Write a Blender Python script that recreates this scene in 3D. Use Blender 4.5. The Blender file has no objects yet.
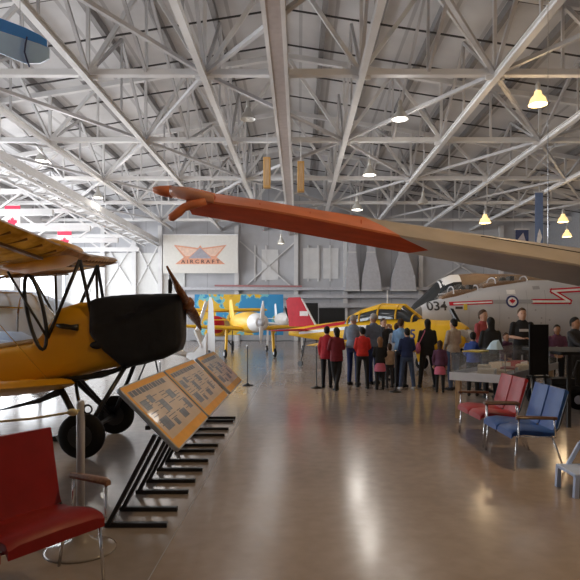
import bpy, bmesh, math, random
from mathutils import Vector, Matrix, noise
random.seed(7)
C = bpy.context.scene.collection
PI = math.pi
R = math.radians
F, CX, CY, CAMZ = 580.0, 299.0, 318.0, 1.65

def at(px, py, Y):
    return Vector(((px-CX)/F*Y, Y, CAMZ-(py-CY)/F*Y))

# ------------------------------------------------------------------ materials
def mat(name, col, rough=.5, metal=0., var=.08, scale=6., spec=.5, trans=0., emit=None, es=1., coat=0., alpha=1., bump=0.):
    m = bpy.data.materials.new(name); m.use_nodes = True
    nt = m.node_tree; b = nt.nodes['Principled BSDF']
    b.inputs['Roughness'].default_value = rough; b.inputs['Metallic'].default_value = metal
    b.inputs['Specular IOR Level'].default_value = spec
    b.inputs['Transmission Weight'].default_value = trans
    b.inputs['Coat Weight'].default_value = coat
    b.inputs['Alpha'].default_value = alpha
    tc = nt.nodes.new('ShaderNodeTexCoord')
    n = nt.nodes.new('ShaderNodeTexNoise'); n.inputs['Scale'].default_value = scale; n.inputs['Detail'].default_value = 4
    nt.links.new(tc.outputs['Object'], n.inputs['Vector'])
    r = nt.nodes.new('ShaderNodeValToRGB')
    r.color_ramp.elements[0].position = .3; r.color_ramp.elements[1].position = .7
    r.color_ramp.elements[0].color = (*[c*(1-var) for c in col], 1)
    r.color_ramp.elements[1].color = (*[min(1, c*(1+var)) for c in col], 1)
    nt.links.new(n.outputs['Fac'], r.inputs['Fac']); nt.links.new(r.outputs['Color'], b.inputs['Base Color'])
    if emit:
        b.inputs['Emission Color'].default_value = (*emit, 1); b.inputs['Emission Strength'].default_value = es
    if bump:
        bp = nt.nodes.new('ShaderNodeBump'); bp.inputs['Strength'].default_value = bump; bp.inputs['Distance'].default_value = .02
        nt.links.new(n.outputs['Fac'], bp.inputs['Height']); nt.links.new(bp.outputs['Normal'], b.inputs['Normal'])
    return m

def glass(name, col, alpha=.3, rough=.05):
    m = mat(name, col, rough, var=.03, spec=.6, alpha=alpha)
    return m

def floor_mat():
    m = bpy.data.materials.new('polished_concrete'); m.use_nodes = True
    nt = m.node_tree; b = nt.nodes['Principled BSDF']; L = nt.links.new
    tc = nt.nodes.new('ShaderNodeTexCoord')
    n1 = nt.nodes.new('ShaderNodeTexNoise'); n1.inputs['Scale'].default_value = .35; n1.inputs['Detail'].default_value = 6
    n2 = nt.nodes.new('ShaderNodeTexNoise'); n2.inputs['Scale'].default_value = 7; n2.inputs['Detail'].default_value = 5
    L(tc.outputs['Object'], n1.inputs['Vector']); L(tc.outputs['Object'], n2.inputs['Vector'])
    r1 = nt.nodes.new('ShaderNodeValToRGB'); e = r1.color_ramp.elements
    e[0].position = .35; e[0].color = (.335, .272, .230, 1); e[1].position = .68; e[1].color = (.435, .358, .305, 1)
    L(n1.outputs['Fac'], r1.inputs['Fac'])
    mx = nt.nodes.new('ShaderNodeMix'); mx.data_type = 'RGBA'; mx.blend_type = 'OVERLAY'; mx.inputs['Factor'].default_value = .18
    L(r1.outputs['Color'], mx.inputs[6]); L(n2.outputs['Fac'], mx.inputs[7])
    # greyer strip west of the joint at X = -0.95
    sx = nt.nodes.new('ShaderNodeSeparateXYZ'); L(tc.outputs['Object'], sx.inputs[0])
    lt = nt.nodes.new('ShaderNodeMath'); lt.operation = 'LESS_THAN'; lt.inputs[1].default_value = -.95; L(sx.outputs['X'], lt.inputs[0])
    m2 = nt.nodes.new('ShaderNodeMix'); m2.data_type = 'RGBA'; m2.blend_type = 'MULTIPLY'
    fm = nt.nodes.new('ShaderNodeMath'); fm.operation = 'MULTIPLY'; fm.inputs[1].default_value = .6; L(lt.outputs[0], fm.inputs[0])
    L(fm.outputs[0], m2.inputs[0]); L(mx.outputs[2], m2.inputs[6]); m2.inputs[7].default_value = (.80, .86, .92, 1)
    L(m2.outputs[2], b.inputs['Base Color'])
    rr = nt.nodes.new('ShaderNodeMapRange'); rr.inputs['To Min'].default_value = .11; rr.inputs['To Max'].default_value = .25
    L(n2.outputs['Fac'], rr.inputs['Value']); L(rr.outputs['Result'], b.inputs['Roughness'])
    bp = nt.nodes.new('ShaderNodeBump'); bp.inputs['Strength'].default_value = .06; bp.inputs['Distance'].default_value = .02
    n3 = nt.nodes.new('ShaderNodeTexNoise'); n3.inputs['Scale'].default_value = 1.6; L(tc.outputs['Object'], n3.inputs['Vector'])
    L(n3.outputs['Fac'], bp.inputs['Height']); L(bp.outputs['Normal'], b.inputs['Normal'])
    b.inputs['Specular IOR Level'].default_value = .75
    return m

def stripe_mat(name, c0, c1, axis, freq, rough=.6, duty=.12, rot=0):
    m = bpy.data.materials.new(name); m.use_nodes = True
    nt = m.node_tree; b = nt.nodes['Principled BSDF']; L = nt.links.new
    tc = nt.nodes.new('ShaderNodeTexCoord'); sx = nt.nodes.new('ShaderNodeSeparateXYZ'); L(tc.outputs['Object'], sx.inputs[0])
    mu = nt.nodes.new('ShaderNodeMath'); mu.operation = 'MULTIPLY'; mu.inputs[1].default_value = freq; L(sx.outputs[axis], mu.inputs[0])
    fr = nt.nodes.new('ShaderNodeMath'); fr.operation = 'FRACT'; L(mu.outputs[0], fr.inputs[0])
    lt = nt.nodes.new('ShaderNodeMath'); lt.operation = 'LESS_THAN'; lt.inputs[1].default_value = duty; L(fr.outputs[0], lt.inputs[0])
    n = nt.nodes.new('ShaderNodeTexNoise'); n.inputs['Scale'].default_value = 1.2; n.inputs['Detail'].default_value = 5; L(tc.outputs['Object'], n.inputs['Vector'])
    mx = nt.nodes.new('ShaderNodeMix'); mx.data_type = 'RGBA'; L(lt.outputs[0], mx.inputs[0]); mx.inputs[6].default_value = (*c0, 1); mx.inputs[7].default_value = (*c1, 1)
    m2 = nt.nodes.new('ShaderNodeMix'); m2.data_type = 'RGBA'; m2.blend_type = 'MULTIPLY'; m2.inputs[0].default_value = .25
    L(mx.outputs[2], m2.inputs[6]); L(n.outputs['Fac'], m2.inputs[7]); L(m2.outputs[2], b.inputs['Base Color'])
    b.inputs['Roughness'].default_value = rough
    return m

def fabric_wing_mat():
    m = bpy.data.materials.new('doped_wing_fabric'); m.use_nodes = True
    nt = m.node_tree; nt.nodes.clear(); L = nt.links.new
    out = nt.nodes.new('ShaderNodeOutputMaterial')
    tc = nt.nodes.new('ShaderNodeTexCoord'); n = nt.nodes.new('ShaderNodeTexNoise'); n.inputs['Scale'].default_value = 5; n.inputs['Detail'].default_value = 6
    L(tc.outputs['Object'], n.inputs['Vector'])
    r = nt.nodes.new('ShaderNodeValToRGB'); e = r.color_ramp.elements
    e[0].position = .35; e[0].color = (.44, .26, .05, 1); e[1].position = .65; e[1].color = (.80, .57, .20, 1); L(n.outputs['Fac'], r.inputs['Fac'])
    pb = nt.nodes.new('ShaderNodeBsdfPrincipled'); pb.inputs['Roughness'].default_value = .3; L(r.outputs['Color'], pb.inputs['Base Color'])
    tr = nt.nodes.new('ShaderNodeBsdfTranslucent'); L(r.outputs['Color'], tr.inputs['Color'])
    mx = nt.nodes.new('ShaderNodeMixShader'); mx.inputs[0].default_value = .7; L(pb.outputs[0], mx.inputs[1]); L(tr.outputs[0], mx.inputs[2])
    L(mx.outputs[0], out.inputs['Surface'])
    return m

def mural_mat():
    m = bpy.data.materials.new('painted_map'); m.use_nodes = True
    nt = m.node_tree; b = nt.nodes['Principled BSDF']; L = nt.links.new
    tc = nt.nodes.new('ShaderNodeTexCoord'); n = nt.nodes.new('ShaderNodeTexNoise'); n.inputs['Scale'].default_value = .62; n.inputs['Detail'].default_value = 4; n.inputs['Roughness'].default_value = .55
    mp = nt.nodes.new('ShaderNodeMapping'); mp.inputs['Location'].default_value = (3.3, 1.7, .4); L(tc.outputs['Object'], mp.inputs['Vector']); L(mp.outputs['Vector'], n.inputs['Vector'])
    r = nt.nodes.new('ShaderNodeValToRGB'); r.color_ramp.interpolation = 'CONSTANT'; e = r.color_ramp.elements
    e[0].position = 0; e[0].color = (.04, .30, .62, 1); e[1].position = .47; e[1].color = (.80, .50, .04, 1)
    x = e.new(.44); x.color = (.20, .55, .62, 1); x = e.new(.60); x.color = (.65, .40, .06, 1)
    sx = nt.nodes.new('ShaderNodeSeparateXYZ'); L(tc.outputs['Object'], sx.inputs[0])
    q = nt.nodes.new('ShaderNodeMath'); q.operation = 'ADD'; q.inputs[1].default_value = .55; L(sx.outputs['X'], q.inputs[0])
    ab = nt.nodes.new('ShaderNodeMath'); ab.operation = 'ABSOLUTE'; L(q.outputs[0], ab.inputs[0])
    g = nt.nodes.new('ShaderNodeMath'); g.operation = 'MULTIPLY_ADD'; g.inputs[1].default_value = -.075; g.inputs[2].default_value = .06; L(ab.outputs[0], g.inputs[0])
    ad = nt.nodes.new('ShaderNodeMath'); ad.operation = 'ADD'; L(n.outputs['Fac'], ad.inputs[0]); L(g.outputs[0], ad.inputs[1])
    L(ad.outputs[0], r.inputs['Fac']); L(r.outputs['Color'], b.inputs['Base Color']); b.inputs['Roughness'].default_value = .6
    return m

def wood_mat(name, c0, c1, sc=4, rough=.4):
    m = bpy.data.materials.new(name); m.use_nodes = True
    nt = m.node_tree; b = nt.nodes['Principled BSDF']; L = nt.links.new
    tc = nt.nodes.new('ShaderNodeTexCoord'); mp = nt.nodes.new('ShaderNodeMapping'); mp.inputs['Scale'].default_value = (sc*4, sc*4, sc*.5)
    n = nt.nodes.new('ShaderNodeTexNoise'); n.inputs['Scale'].default_value = 2; n.inputs['Detail'].default_value = 5
    L(tc.outputs['Object'], mp.inputs['Vector']); L(mp.outputs['Vector'], n.inputs['Vector'])
    r = nt.nodes.new('ShaderNodeValToRGB'); e = r.color_ramp.elements
    e[0].position = .35; e[0].color = (*c0, 1); e[1].position = .65; e[1].color = (*c1, 1)
    L(n.outputs['Fac'], r.inputs['Fac']); L(r.outputs['Color'], b.inputs['Base Color']); b.inputs['Roughness'].default_value = rough
    return m

M = {}
M['floor'] = floor_mat()
M['deck'] = stripe_mat('roof_deck', (.74, .73, .74), (.55, .54, .55), 'X', 1.0/1.15, .7, .10)
M['steel'] = mat('white_painted_steel', (.72, .71, .71), .45, var=.06, scale=2)
M['steel_grey'] = mat('grey_painted_steel', (.52, .51, .52), .5, var=.08, scale=2)
M['purlin'] = mat('shaded_purlin_paint', (.27, .26, .26), .6)  # darkened: the rib shadow is put into the purlin colour
M['flange_brown'] = mat('brownish_flange_paint', (.46, .40, .385), .5); M['conduit'] = mat('dark_conduit', (.05, .045, .045), .6)
M['wall'] = stripe_mat('wall_sheeting', (.60, .60, .63), (.47, .47, .50), 'X', .45, .6, .03)
M['wall_white'] = mat('white_wall_paint', (.72, .715, .70), .6, var=.03)
M['wall_side'] = mat('side_wall_paint', (.62, .61, .62), .6, var=.05)
M['grey'] = mat('mid_grey_paint', (.36, .36, .38), .5)
M['lgrey'] = mat('light_grey_duct_metal', (.55, .55, .59), .45, metal=.1)
M['white'] = mat('white_gloss_paint', (.90, .90, .91), .3, var=.03)
M['black'] = mat('black_matt', (.008, .008, .009), .7, var=.2)
M['blackmet'] = mat('black_metal', (.015, .015, .016), .35, var=.2)
M['cover'] = mat('black_canvas_cover', (.006, .006, .007), .55, var=.3, scale=9, bump=.4)
M['rubber'] = mat('black_rubber', (.008, .008, .008), .7, spec=.2)
M['chrome'] = mat('chrome', (.72, .72, .74), .16, metal=1, var=.03)
M['yellow'] = mat('yellow_aircraft_paint', (.72, .36, .012), .35, var=.06, scale=2, coat=.0)
M['yellow2'] = mat('bright_yellow_paint', (.86, .50, .02), .42, var=.05, scale=2, spec=.35)
M['fabric_wing'] = fabric_wing_mat()
M['rib'] = mat('brown_rib', (.20, .10, .02), .5)
M['tan'] = mat('tan_fabric', (.62, .48, .30), .5)
M['prop_wood'] = wood_mat('varnished_propeller_wood', (.16, .055, .02), (.30, .12, .045), 3, .25)
M['orange'] = mat('orange_wing_lit', (.60, .185, .082), .45, var=.12, scale=3, spec=.35)  # lighter orange: light on the leading face painted in
M['orange_shaded'] = mat('orange_shaded_underside', (.50, .070, .014), .8, var=.15, scale=3, spec=.1)  # same orange darkened, underside shade painted into the colour
M['wing_grey'] = mat('grey_wing_skin', (.40, .36, .33), .42, metal=.1, var=.12, scale=2)
M['clear'] = glass('clear_plastic', (.8, .8, .82), .22); M['peach'] = glass('peach_tinted_plastic', (.72, .36, .24), .72)
M['canopy_glass'] = glass('canopy_plexiglass', (.80, .88, .95), .42); M['jet_glass'] = glass('jet_plexiglass', (.6, .6, .6), .14)
M['case_glass'] = glass('display_case_glass', (.85, .88, .9), .06)
M['blue_wing'] = mat('pale_blue_paint', (.50, .70, 1.0), .3, var=.1, scale=2, coat=.2)
M['blue_wing_d'] = mat('blue_paint', (.08, .30, .78), .25, var=.1, scale=2, coat=.4)
M['red_vinyl'] = mat('red_vinyl', (.27, .012, .010), .45, spec=.3, var=.1, scale=9, bump=.08)
M['red_vinyl2'] = mat('faded_red_vinyl', (.33, .022, .027), .45, spec=.3, var=.1, scale=9)
M['blue_vinyl'] = mat('blue_vinyl', (.026, .085, .30), .45, spec=.3, var=.08, scale=9)
M['blue_stool'] = mat('pale_blue_plastic', (.50, .62, .88), .45)
M['arm_wood'] = wood_mat('dark_armrest_wood', (.06, .025, .012), (.12, .05, .025), 5, .35)
M['arm_wood2'] = wood_mat('brown_armrest_wood', (.20, .10, .055), (.30, .16, .09), 5, .4)
M['post'] = mat('grey_post_paint', (.50, .50, .53), .4)
M['base_plastic'] = mat('milky_plastic', (.55, .48, .42), .2, trans=.45)
M['rope'] = mat('cream_rope', (.70, .60, .34), .8)
M['panel_edge'] = mat('blue_grey_edge', (.42, .47, .54), .4)
M['poster'] = mat('tan_poster', (.62, .47, .31), .4, var=.12, scale=3, coat=.12, spec=.3)
M['poster_border'] = mat('amber_border', (.85, .42, .04), .5, spec=.2)
M['ink'] = mat('dark_ink', (.035, .03, .028), .4)
M['photo'] = mat('monochrome_photo', (.06, .055, .05), .35, var=.8, scale=14)
M['oak'] = wood_mat('oak', (.48, .30, .15), (.60, .40, .22), 3)
M['box_wood'] = wood_mat('honey_wood', (.50, .28, .08), (.66, .40, .14), 3)
M['dusty_red'] = mat('dusty_red_paint', (.45,.20,.20), .6); M['red'] = mat('red_paint', (.56, .012, .03), .5, spec=.25)
M['jet'] = mat('grey_jet_skin', (.56, .56, .585), .45, metal=.0, var=.05, scale=1.5)
M['jet_nose'] = mat('dark_radome', (.16, .14, .12), .4)
M['dark'] = mat('dark_airliner_paint', (.022, .024, .026), .45, spec=.3)
M['brown_int'] = mat('brown_cockpit_lining', (.22, .12, .06), .5)
M['dark_glass'] = mat('dark_cockpit_glass', (.03, .035, .04), .08, coat=.5)
M['reflect_roof'] = mat('roof_reflection_tint', (.19,.125,.08), .6); M['navy'] = mat('navy_mark', (.02, .03, .13), .4)  # airliner roof tint: reflected light painted into the colour
M['mural'] = mural_mat()
M['banner_white'] = mat('banner_cloth', (.80, .77, .72), .8, var=.03)
M['letter_brown'] = mat('faded_lettering', (.16,.10,.09), .8); M['salmon'] = mat('salmon_print', (.80, .40, .27), .8)
M['salmon_l'] = mat('pale_salmon_print', (.85, .60, .48), .8)
M['grey_print'] = mat('grey_print', (.42, .40, .45), .8)
M['flag_red'] = mat('flag_red', (.80, .05, .11), .8)
M['flag_white'] = mat('flag_white', (.88, .86, .85), .8)
M['blue_banner'] = mat('grey_blue_banner', (.17, .24, .42), .8)
M['navy_banner'] = mat('navy_banner', (.035, .05, .13), .8)
M['lamp_metal'] = mat('lamp_aluminium', (.62, .60, .56), .35, metal=.4)
M['glow_warm'] = mat('warm_bulb', (1, .8, .5), .5, emit=(1, .74, .36), es=4)
M['glow_white'] = mat('pale_bulb', (1, .95, .85), .5, emit=(1, .93, .78), es=4)
M['glow_shade'] = mat('glowing_lamp_shade', (.95, .75, .4), .4, emit=(1, .66, .27), es=1.0)
M['skin'] = mat('skin', (.50, .29, .20), .5, var=.05)
M['skin_d'] = mat('tan_skin', (.34, .18, .11), .5, var=.05)
M['eye'] = mat('eye_dark', (.03, .02, .02), .2)
def cloth(name, col): 
    M[name] = mat(name, col, .85, var=.15, scale=14)
for nm, c in dict(maroon=(.16, .012, .022), crimson=(.42, .02, .035), brightred=(.60, .03, .025), blackcloth=(.010, .010, .012), darkgrey=(.04, .04, .05),
                  slate=(.16, .20, .27), greyblue=(.13, .17, .26), beige=(.42, .36, .30), whitecloth=(.75, .77, .80), lightblue=(.20, .36, .60), navyjacket=(.015, .03, .11),
                  royal=(.03, .08, .36), jeans=(.05, .08, .16), pink=(.60, .15, .24), plum=(.10, .035, .08), sand=(.45, .33, .24), charcoal=(.025, .025, .03), redplaid=(.36, .07, .08),
                  hairblack=(.008, .007, .007), hairbrown=(.06, .03, .015), hairlight=(.22, .11, .05), hairgrey=(.35, .33, .32), shoe=(.012, .012, .012), shoe_w=(.5, .5, .5)).items():
    cloth(nm, c)

# ------------------------------------------------------------------ mesh builder
class MB:
    def __init__(s): s.v = []; s.f = []; s.mi = []; s.cur = 0
    def add(s, vs, fs):
        o = len(s.v); s.v += [Vector(v) for v in vs]
        for f in fs: s.f.append([i+o for i in f]); s.mi.append(s.cur)
        return s
    def box(s, c, d, rot=None):
        hx, hy, hz = d[0]/2, d[1]/2, d[2]/2
        vs = [Vector((x, y, z)) for x in (-hx, hx) for y in (-hy, hy) for z in (-hz, hz)]
        if rot: vs = [rot @ v for v in vs]
        vs = [v+Vector(c) for v in vs]
        return s.add(vs, [(0,1,3,2),(4,6,7,5),(0,4,5,1),(2,3,7,6),(0,2,6,4),(1,5,7,3)])
    def bar(s, a, b, w, h=None, up=(0,0,1)):
        a, b = Vector(a), Vector(b); h = h or w
        d = (b-a); 
        if d.length < 1e-6: return s
        d.normalize(); u = Vector(up)
        if abs(d.dot(u)) > .98: u = Vector((1,0,0)) if abs(d.x) < .9 else Vector((0,1,0))
        x = d.cross(u).normalized(); y = x.cross(d).normalized()
        vs = [p+x*sx*w/2+y*sy*h/2 for p in (a, b) for sx, sy in ((-1,-1),(1,-1),(1,1),(-1,1))]
        return s.add(vs, [(3,2,1,0),(4,5,6,7),(0,1,5,4),(1,2,6,5),(2,3,7,6),(3,0,4,7)])
    def loft(s, rings, cap=True, closed=True):
        n = len(rings[0]); o = len(s.v)
        vs = [Vector(p) for r in rings for p in r]; fs = []
        for i in range(len(rings)-1):
            for j in range(n if closed else n-1):
                k = (j+1) % n
                fs.append((i*n+j, i*n+k, (i+1)*n+k, (i+1)*n+j))
        if cap and closed:
            fs.append(tuple(range(n-1, -1, -1))); fs.append(tuple((len(rings)-1)*n+j for j in range(n)))
        return s.add(vs, fs)
    def tube(s, pts, r, n=8, flat=1.0, cap=True):
        pts = [Vector(p) for p in pts]; rs = r if isinstance(r, (list, tuple)) else [r]*len(pts)
        rings = []; prev = None
        for i, p in enumerate(pts):
            d = (pts[min(i+1, len(pts)-1)]-pts[max(i-1, 0)]).normalized()
            if prev is None:
                u = Vector((0,0,1)) if abs(d.z) < .9 else Vector((0,1,0))
                x = d.cross(u).normalized()
            else:
                x = (prev-d*prev.dot(d))
                x = x.normalized() if x.length > 1e-6 else d.orthogonal().normalized()
            prev = x; y = d.cross(x)
            rings.append([p+x*math.cos(2*PI*k/n)*rs[i]+y*math.sin(2*PI*k/n)*rs[i]*flat for k in range(n)])
        return s.loft(rings, cap)
    def capsule(s, a, b, ra, rb, n=10):
        a, b = Vector(a), Vector(b); d = (b-a).normalized()
        pts = []; rs = []
        for t in (-.96, -.7, -.3, 0): pts.append(a+d*ra*t); rs.append(ra*math.sqrt(max(0, 1-t*t)))
        for t in (0, .3, .7, .96): pts.append(b+d*rb*t); rs.append(rb*math.sqrt(max(0, 1-t*t)))
        return s.tube(pts, rs, n)
    def ell(s, c, r, nu=14, nv=9, rot=None):
        c = Vector(c); rings = []
        for i in range(nv+1):
            t = -PI/2+PI*i/nv; t = max(-PI/2+.06, min(PI/2-.06, t))
            ring = [Vector((r[0]*math.cos(t)*math.cos(2*PI*k/nu), r[1]*math.cos(t)*math.sin(2*PI*k/nu), r[2]*math.sin(t))) for k in range(nu)]
            if rot: ring = [rot @ v for v in ring]
            rings.append([c+v for v in ring])
        return s.loft(rings)
    def lathe(s, prof, c=(0,0,0), n=24, axis='Z', cap=True):
        c = Vector(c); rings = []
        for r, z in prof:
            ring = []
            for k in range(n):
                a = 2*PI*k/n; x, y = r*math.cos(a), r*math.sin(a)
                ring.append(c+(Vector((x, y, z)) if axis == 'Z' else Vector((z, x, y)) if axis == 'X' else Vector((y, z, x))))
            rings.append(ring)
        return s.loft(rings, cap)
    def prism(s, poly, o, u, v, w):
        o, u, v, w = map(Vector, (o, u, v, w)); n = len(poly)
        a = [o+u*p[0]+v*p[1] for p in poly]; b = [p+w for p in a]
        return s.add(a+b, [tuple(range(n-1, -1, -1)), tuple(range(n, 2*n))]+[(i, (i+1) % n, n+(i+1) % n, n+i) for i in range(n)])
    def mesh(s, name):
        me = bpy.data.meshes.new(name); me.from_pydata([tuple(v) for v in s.v], [], s.f)
        bm = bmesh.new(); bm.from_mesh(me); bmesh.ops.recalc_face_normals(bm, faces=bm.faces[:]); bm.to_mesh(me); bm.free()
        return me
    def build(s, name, m, parent=None, smooth=False, bevel=0, loc=None, seg=2):
        me = s.mesh(name)
        ms = m if isinstance(m, (list, tuple)) else [m]
        for x in ms: me.materials.append(M[x])
        if len(ms) > 1 and len(me.polygons) == len(s.mi):
            for p, i in zip(me.polygons, s.mi): p.material_index = i
        o = bpy.data.objects.new(name, me); C.objects.link(o)
        if smooth:
            for p in me.polygons: p.use_smooth = True
        if bevel:
            bv = o.modifiers.new('bev', 'BEVEL'); bv.width = bevel; bv.segments = seg; bv.limit_method = 'ANGLE'
            if seg > 1:
                for p in me.polygons: p.use_smooth = True
                wn = o.modifiers.new('wn', 'WEIGHTED_NORMAL')
        if parent: o.parent = parent
        if loc: o.location = loc
        return o

def smooth_edges(o, ang=35):
    me = o.data
    bm = bmesh.new(); bm.from_mesh(me)
    for e in bm.edges:
        if len(e.link_faces) == 2 and e.calc_face_angle(0) > R(ang): e.smooth = False
    for f in bm.faces: f.smooth = True
    bm.to_mesh(me); bm.free()
    return o

def thing(name, label, cat, loc=(0,0,0), rz=0, group=None):
    o = bpy.data.objects.new(name, None); C.objects.link(o); o.empty_display_size = .1
    o.location = loc; o.rotation_euler = (0, 0, rz); o['label'] = label; o['category'] = cat
    if group: o['group'] = group
    return o
def tag(o, label, cat, group=None):
    o['label'] = label; o['category'] = cat
    if group: o['group'] = group
    return o
def struct(o): o['kind'] = 'structure'; return o
def dup(root, loc=None, rz=None, label=None, name=None):
    def cp(o, par):
        c = o.copy(); C.objects.link(c)
        if par: c.parent = par
        for ch in list(o.children): cp(ch, c)
        return c
    r = cp(root, None)
    if loc is not None: r.location = loc
    if rz is not None: r.rotation_euler = (0, 0, rz)
    if label: r['label'] = label
    return r

def text_polys(body, size, bold=True):
    cu = bpy.data.curves.new('t', 'FONT'); cu.body = body; cu.size = size; cu.align_x = 'CENTER'; cu.align_y = 'CENTER'; cu.resolution_u = 3
    cu.offset = .02*size if bold else 0
    o = bpy.data.objects.new('t', cu); C.objects.link(o)
    dg = bpy.context.evaluated_depsgraph_get(); me = bpy.data.meshes.new_from_object(o.evaluated_get(dg))
    vs = [v.co.copy() for v in me.vertices]; fs = [tuple(p.vertices) for p in me.polygons]
    bpy.data.objects.remove(o); bpy.data.meshes.remove(me)
    return vs, fs

def voxel(mb, name, m, parent, vox, smooth_it=2):
    o = mb.build(name, m)
    md = o.modifiers.new('r', 'REMESH'); md.mode = 'VOXEL'; md.voxel_size = vox
    sm = o.modifiers.new('s', 'SMOOTH'); sm.iterations = smooth_it; sm.factor = .5
    dg = bpy.context.evaluated_depsgraph_get()
    me = bpy.data.meshes.new_from_object(o.evaluated_get(dg)); me.name = name
    o.modifiers.clear(); old = o.data; o.data = me; bpy.data.meshes.remove(old)
    if not me.materials: me.materials.append(M[m])
    for p in me.polygons: p.use_smooth = True
    o.parent = parent
    return o

# superellipse hull along local x: sections (x, zbot, ztop, halfw), exponent n
class Hull:
    def __init__(s, secs, n=2.6): s.s = secs; s.n = n
    def sec(s, x):
        S = s.s
        if x <= S[0][0]: return S[0][1:]
        for a, b in zip(S, S[1:]):
            if a[0] <= x <= b[0]:
                t = (x-a[0])/(b[0]-a[0]); return tuple(a[i]+(b[i]-a[i])*t for i in (1, 2, 3))
        return S[-1][1:]
    def rings(s, xs=None, grow=0, N=28, a0=0, a1=2*PI):
        out = []
        for x in (xs or [q[0] for q in s.s]):
            zb, zt, w = s.sec(x); zc = (zb+zt)/2; h = (zt-zb)/2+grow; w += grow
            ring = []
            cnt = N if a1-a0 > 6.28 else N+1
            for k in range(cnt):
                a = a0+(a1-a0)*k/N; ca, sa = math.cos(a), math.sin(a)
                ring.append(Vector((x, w*math.copysign(abs(ca)**(2/s.n), ca), zc+h*math.copysign(abs(sa)**(2/s.n), sa))))
            out.append(ring)
        return out
    def side(s, x, z, off=.008, sgn=-1):
        zb, zt, w = s.sec(x); zc = (zb+zt)/2; h = (zt-zb)/2
        d = min(.98, abs((z-zc)/h)); return Vector((x, sgn*(w*(1-d**s.n)**(1/s.n)+off), z))
    def decal(s, mb, poly, sgn=-1, off=.008, cuts=3):
        bm = bmesh.new(); f = bm.faces.new([bm.verts.new((p[0], 0, p[1])) for p in poly])
        bmesh.ops.triangulate(bm, faces=bm.faces[:]); bmesh.ops.subdivide_edges(bm, edges=bm.edges[:], cuts=cuts, use_grid_fill=True)
        bm.verts.index_update()
        mb.add([s.side(v.co.x, v.co.z, off, sgn) for v in bm.verts], [[v.index for v in f.verts] for f in bm.faces]); bm.free()
    def text(s, mb, body, size, x, z, sgn=-1, flip=1, off=.008):
        vs, fs = text_polys(body, size)
        mb.add([s.side(x+flip*v.x, z+v.y, off, sgn) for v in vs], fs)

def airfoil(n=9, t=.12):
    up, lo = [], []
    for i in range(n+1):
        x = (1-math.cos(PI*i/n))/2
        y = 5*t*(.2969*math.sqrt(x)-.126*x-.3516*x*x+.2843*x**3-.1015*x**4)
        up.append((x, y*1.3)); lo.append((x, -y*.7))
    return up+lo[-2:0:-1]       # closed loop
AF = airfoil()
def wing(mb, stations):
    # station: (le point, chord vector(back), up vector thick scale)
    rings = []
    for le, chord, up in stations:
        le, chord, up = Vector(le), Vector(chord), Vector(up)
        rings.append([le+chord*x+up*(y*chord.length) for x, y in AF])
    mb.loft(rings); return mb

LEAF = [(0,1),(.12,.72),(.30,.82),(.24,.42),(.48,.62),(.55,.46),(.88,.42),(.74,.22),(.82,.10),(.40,-.22),(.46,-.42),(.06,-.36),(.05,-.85)]
LEAF = LEAF+[(-x, y) for x, y in LEAF[::-1] if x > 0]

# ------------------------------------------------------------------ the building
XL, XR, YB, YF = -17.0, 18.0, -9.0, 42.0
HB = 8.15; RIDGE = -.5; ZR = 11.6; SL = .16
def roof_z(x): return ZR-SL*abs(x-RIDGE)
fl = MB(); fl.box(((XL+XR)/2, (YB+YF)/2, -.1), (XR-XL+1, YF-YB+1, .2)); struct(fl.build('floor', 'floor'))
j = MB(); j.box((-.95, 16, .0008), (.007, 48, .0016)); struct(j.build('trim_1', 'grey'))
ce = MB()
for xa, xb in ((XL-.3, RIDGE), (RIDGE, XR+.3)):
    za, zb = roof_z(xa), roof_z(xb)
    ce.add([(xa, YB, za), (xb, YB, zb), (xb, YF+.3, zb), (xa, YF+.3, za), (xa, YB, za+.2), (xb, YB, zb+.2), (xb, YF+.3, zb+.2), (xa, YF+.3, za+.2)],
           [(0,1,2,3),(4,7,6,5),(0,4,5,1),(1,5,6,2),(2,6,7,3),(3,7,4,0)])
struct(ce.build('ceiling', 'deck'))
# purlins along the hangar, conduits across it
pu = MB(); x = XL+.6
k = 0
while x < XR:
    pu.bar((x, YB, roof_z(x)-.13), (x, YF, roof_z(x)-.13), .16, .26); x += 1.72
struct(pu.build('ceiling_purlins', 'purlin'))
co = MB(); y = 4.0
while y < YF:
    co.bar((XL, y, roof_z(XL)-.30), (RIDGE, y, ZR-.30), .045); co.bar((RIDGE, y, ZR-.30), (XR, y, roof_z(XR)-.30), .045); y += 2.35
struct(co.build('ceiling_conduits', 'conduit'))
LX = [-16.2, -12.8, -9.1, -5.6, -2.5, 1.65, 5.2, 8.8, 12.4, 16.0]
ALLX = sorted(LX+[RIDGE])
TY = [3.6, 9.5, 15.4, 21.2, 27.0, 32.7, 38.4]
for ty in TY:
    t = MB()
    t.bar((XL, ty, HB), (XR, ty, HB), .20, .16)
    t.bar((XL, ty, roof_z(XL)-.38), (RIDGE, ty, ZR-.38), .18, .18); t.bar((RIDGE, ty, ZR-.38), (XR, ty, roof_z(XR)-.38), .18, .18)
    xs = LX
    for i in range(len(xs)-1):
        a, b = xs[i], xs[i+1]; m_ = (a+b)/2
        t.bar((a, ty, HB), (m_, ty, roof_z(m_)-.4), .11); t.bar((m_, ty, roof_z(m_)-.4), (b, ty, HB), .11)
        t.bar((m_, ty, HB), (m_, ty, roof_z(m_)-.4), .07)
        t.bar((a, ty, HB), (a, ty, roof_z(a)-.4), .09)
        for q in (a,):
            t.box((q, ty, HB), (.5, .05, .36))
    o = t.build('ceiling_truss', 'steel'); struct(o)
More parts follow.
